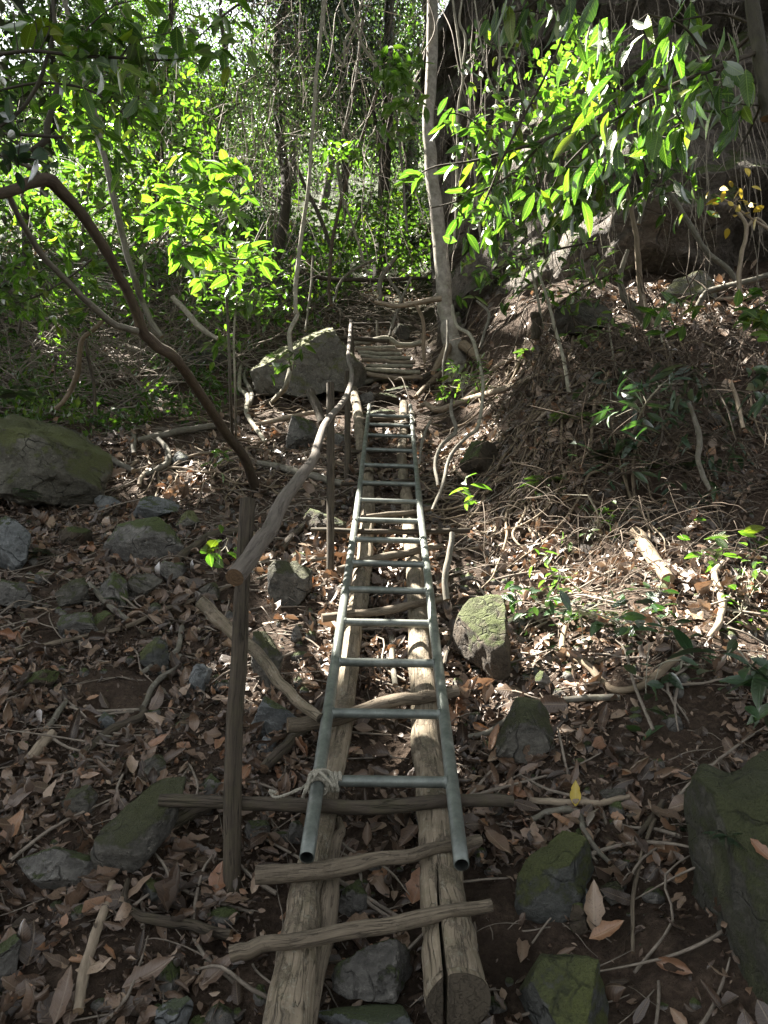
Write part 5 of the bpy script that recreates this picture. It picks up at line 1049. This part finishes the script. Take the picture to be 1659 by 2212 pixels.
bg_tree('sunny forest tree behind the bright sapling', 300, 620, 16, 9, (.3, 0), .09, [(.2, 0, 3.4, 1.6, 1.3, 2600), (-.7, 0, 5.0, 1.6, 1.1, 2400), (1.2, .4, 2.2, 1.3, .9, 1600)], .12, 54)
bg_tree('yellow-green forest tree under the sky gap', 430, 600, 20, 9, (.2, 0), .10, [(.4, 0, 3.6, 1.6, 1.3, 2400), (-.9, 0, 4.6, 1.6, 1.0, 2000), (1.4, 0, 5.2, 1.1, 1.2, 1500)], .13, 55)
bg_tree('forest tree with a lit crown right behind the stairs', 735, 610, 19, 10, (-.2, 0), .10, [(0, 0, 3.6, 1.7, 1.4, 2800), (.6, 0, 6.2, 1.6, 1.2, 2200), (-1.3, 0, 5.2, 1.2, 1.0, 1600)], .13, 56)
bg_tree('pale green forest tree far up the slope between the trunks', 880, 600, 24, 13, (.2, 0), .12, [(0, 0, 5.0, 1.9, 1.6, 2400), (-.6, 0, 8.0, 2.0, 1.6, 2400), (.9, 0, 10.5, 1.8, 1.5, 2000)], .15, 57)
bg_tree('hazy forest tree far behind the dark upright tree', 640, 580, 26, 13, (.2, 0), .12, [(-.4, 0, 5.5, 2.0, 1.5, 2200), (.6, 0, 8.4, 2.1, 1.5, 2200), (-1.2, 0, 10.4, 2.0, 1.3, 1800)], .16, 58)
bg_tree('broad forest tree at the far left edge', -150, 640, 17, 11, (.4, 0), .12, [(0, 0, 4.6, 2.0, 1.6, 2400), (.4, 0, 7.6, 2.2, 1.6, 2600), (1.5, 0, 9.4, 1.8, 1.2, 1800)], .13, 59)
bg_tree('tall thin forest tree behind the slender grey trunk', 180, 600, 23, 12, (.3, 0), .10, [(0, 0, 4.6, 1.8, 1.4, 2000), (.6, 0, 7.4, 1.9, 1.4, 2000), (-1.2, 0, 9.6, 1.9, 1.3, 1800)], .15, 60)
ug = MB(); g = np.random.default_rng(70)
for k in range(1250):
    y = 9.5 + 37 * g.random() ** 1.3; x = g.uniform(-.62 * y - 1, .25 * y + 1)
    if abs(x - .1) < 1.0 and y < 11.5: continue
    if y < 17 and g.random() < .55: continue
    if x > 0.4 and y < 12: continue
    z = ground(np.array([x]), np.array([y]))[0]; s = g.uniform(.4, 1.0) * (1 + y * .015)
    leaf_cloud(ug, np.array([x, y, z + .35 * s]), (s, s, .55 * s), int(110 * s), .085 + y * .0024, g, spread=.14)
for k in range(120):
    y = g.uniform(6.6, 9.8); x = g.uniform(-.6 * y - .5, -1.9)
    z = ground(np.array([x]), np.array([y]))[0]; s = g.uniform(.2, .5)
    leaf_cloud(ug, np.array([x, y, z + .3 * s]), (s, s, .7 * s), int(70 * s), .09, g, spread=.1)
tag(ug.build('undergrowth', M['bgleaf']), 'leafy undergrowth covering the hillside behind', 'undergrowth', kind='stuff')
# curtains of thin hanging vines
vm = MB(); g = np.random.default_rng(80)
for k in range(330):
    u = g.choice([g.uniform(340, 640), g.uniform(560, 900), g.uniform(0, 1000)]); Z = g.uniform(9, 17); v = g.uniform(-150, 330)
    c = P(u, v, Z); L = g.uniform(.8, 2.8); s = np.linspace(0, 1, 7)
    p = c + np.stack([g.normal(0, .25) * s, g.normal(0, .2) * s, -L * s], 1) + np.cumsum(g.normal(0, .05, (7, 3)), 0) + np.outer(np.sin(s * math.pi), g.normal(0, .35, 3)) * np.array([1, 1, .2])
    r = g.uniform(.003, .007); t = tube(p, [r] * 6 + [r * .5], 4, 4, 0, 0, cap=False)
    vm.add(t['V'], t['Q'], tc=t['tc'], cap=t['cap'], tint=np.full(len(t['V']), g.random()))
    for _ in range(3):
        i = g.integers(1, 6); d = g.normal(0, .35, 3) + np.array([0, 0, -.25]); q = p[i] + d * np.array([[0], [.5], [1]]) + g.normal(0, .04, (3, 3)); q[0] = p[i]
        t = tube(q, [r * .7, r * .5, r * .3], 3, 3, 0, 0, cap=False); vm.add(t['V'], t['Q'], tc=t['tc'], cap=t['cap'], tint=np.full(len(t['V']), g.random()))
for k in range(190):
    u = g.uniform(960, 1640); v = g.uniform(-60, 420); Z = np.interp(u, [960, 1100, 1300, 1640], [8.6, 7.0, 6.0, 5.8]) + g.normal(0, .1); c = P(u, v, Z); L = g.uniform(.3, 1.5); q = np.linspace(0, 1, 7)
    p = c + np.stack([g.normal(0, .12) * q, g.normal(0, .08) * q, -L * q], 1) + np.cumsum(g.normal(0, .022, (7, 3)), 0); r = g.uniform(.0012, .0045)
    t = tube(p, [r] * 6 + [r * .4], 4, 4, 0, 0, cap=False); vm.add(t['V'], t['Q'], tc=t['tc'], cap=t['cap'], tint=np.full(len(t['V']), g.random()))
tag(vm.build('hanging_vines', M['twig']), 'curtain of thin bare vines hanging among the trees behind', 'vines', kind='stuff')

# ---------------- unseen leaf canopy added to shade the path, gaps cut for chosen sun patches
LIT = [(1310, 1225, .3), (1240, 1195, .15), (1390, 1240, .15), (1600, 1290, .25), (1650, 1260, .2), (1510, 715, .36), (1420, 710, .3), (1590, 715, .3), (1290, 735, .25),
       (1120, 805, .22), (1060, 860, .18), (1225, 890, .08), (1060, 1140, .1), (1150, 1170, .14), (370, 890, .1),
       (840, 780, .35), (830, 748, .3), (890, 860, .16), (1270, 1470, .06), (740, 1445, .05), (940, 1650, .04), (640, 1440, .05), (150, 830, .1), (150, 700, .2), (260, 770, .16), (450, 650, .3), (590, 670, .3), (700, 640, .4), (560, 1500, .04)]
LITA = [P(250, 330, 9), P(100, 450, 8), P(1600, 250, 7.2), P(560, 640, 9), P(780, 510, 13), P(150, 250, 9), P(1350, 130, 2.8), P(650, 750, 8.7), P(600, 790, 8.5), P(700, 730, 8.8), P(1430, 1230, 3.45), P(400, 440, 5.1), P(470, 400, 5.3), P(420, 540, 5.2), P(500, 620, 5.6), P(935, 250, 9.5), P(933, 90, 9.5), P(940, 420, 9.5), P(1240, 180, 5.6), P(1240, 400, 2.8), P(1385, 620, 6), P(930, 480, 4.4), P(900, 390, 4.4), P(860, 220, 7), P(1020, 330, 4.4), P(690, 960, 3.6), P(650, 500, 8), P(1010, 120, 9.8), P(1580, 240, 7.0), P(740, 870, 4.7), P(1370, 160, 2.7)]
LITR = [0.45, 0.35, 0.4, 0.25, 1.1, 0.35, 0.1, 0.55, 0.45, 0.4, 0.15, 0.62, 0.6, 0.55, 0.35, 0.5, 0.6, 0.45, 0.3, 0.22, 0.22, 0.15, 0.18, 0.35, 0.2, 0.1, 0.4, 0.35, 0.45, 0.15, 0.12]
pts = [G(u, v) for u, v, _ in LIT] + LITA; rad = [r for _, _, r in LIT] + LITR
g = np.random.default_rng(90)
def blades(p):
    m = len(p); a = g.random(m) * 6.283; el = g.normal(-.2, .4, m); L = g.uniform(.22, .36, m)
    return np.stack([np.cos(a) * np.cos(el), np.sin(a) * np.cos(el), np.sin(el)], 1), unit(np.array([0, 0, 1.]) + g.normal(0, .4, (m, 3))), L
n = 3700; gx = g.uniform(-8, 7.5, n); gy = g.uniform(-3, 13, n); gp = np.stack([gx, gy, ground(gx, np.maximum(gy, -2))], 1) + SUN * g.uniform(13.5, 16.5, n)[:, None]
p = np.repeat(gp, 30, 0); p = p + g.normal(0, .36, p.shape); dr, nr, L = blades(p); keep = np.ones(len(p), bool); mid = p + dr * L[:, None] * .5
for c, r in zip(pts, rad):
    d = mid - c; d = d - np.outer(d @ SUN, SUN); keep &= np.linalg.norm(d, axis=1) > r * g.uniform(.85, 1.15, len(p)) + .13
p, dr, nr, L = p[keep], dr[keep], nr[keep], L[keep]
n2 = 1300; qx = g.uniform(-4, 15, n2); qy = g.uniform(-8, 15, n2); q = np.stack([qx, qy, ground(qx, np.maximum(qy, -2)) + g.uniform(14, 18, n2)], 1)   # sparser unseen leaves added overhead and to the right to cut skylight
q = np.repeat(q, 26, 0); q = q + g.normal(0, .45, q.shape); kq = np.ones(len(q), bool)
for c, r in zip(pts, rad):
    d = q - c; d = d - np.outer(d @ SUN, SUN); kq &= np.linalg.norm(d, axis=1) > r + .2
q = q[kq]; dq, nq, Lq = blades(q); p, dr, nr, L = np.vstack([p, q]), np.vstack([dr, dq]), np.vstack([nr, nq]), np.concatenate([L, Lq])
sh = np.array([G(u, v) for u, v in ((1056, 1390), (965, 1500), (1250, 1500), (1130, 1580), (1250, 950), (1420, 950), (1560, 950), (1100, 1000), (845, 1060))])  # extra leaf clumps added sunward of these spots to keep them in shade
q = np.repeat(sh + SUN * 16.8, 110, 0); q = q + g.normal(0, .2, q.shape); kq = np.ones(len(q), bool)
for c, r in ((P(400, 440, 5.1), .62), (P(470, 400, 5.3), .6), (P(420, 540, 5.2), .55), (P(500, 620, 5.6), .35)):
    d = q - c; d = d - np.outer(d @ SUN, SUN); kq &= np.linalg.norm(d, axis=1) > r
q = q[kq]; dq, nq, Lq = blades(q); p, dr, nr, L = np.vstack([p, q]), np.vstack([dr, dq]), np.vstack([nr, nq]), np.concatenate([L, Lq])
nw = 1900; th = g.uniform(R(38), R(322), nw); rd = g.uniform(8, 13, nw); wx, wy = np.sin(th) * rd, 3 + np.cos(th) * rd      # unseen leaf wall added beside and behind the camera to block skylight
wp = np.stack([wx, wy, ground(wx, np.maximum(wy, -2)) + g.uniform(-.5, 15, nw)], 1)
wp = np.repeat(wp, 26, 0) + g.normal(0, .5, (nw * 26, 3)); kw = np.ones(len(wp), bool)
for c, r in zip(pts, rad):
    d = wp - c; d = d - np.outer(d @ SUN, SUN); kw &= np.linalg.norm(d, axis=1) > r + .2
wp = wp[kw]; d2, n2, L2 = blades(wp)
p, dr, nr, L = np.vstack([p, wp]), np.vstack([dr, d2]), np.vstack([nr, n2]), np.concatenate([L, L2])
r = leaves(p, dr, nr, L, L * .5, -.3, .2, 0, 0, 2, 1, .9)
tag(build('added_shade_canopy', r['V'], [r['Q']], M['rleaf'], None, None, dict(tint=r['tint'], lv=r['lv'])), 'unseen leaf canopy added to shade the path, with gaps shaped for the sun patches', 'canopy', kind='stuff')
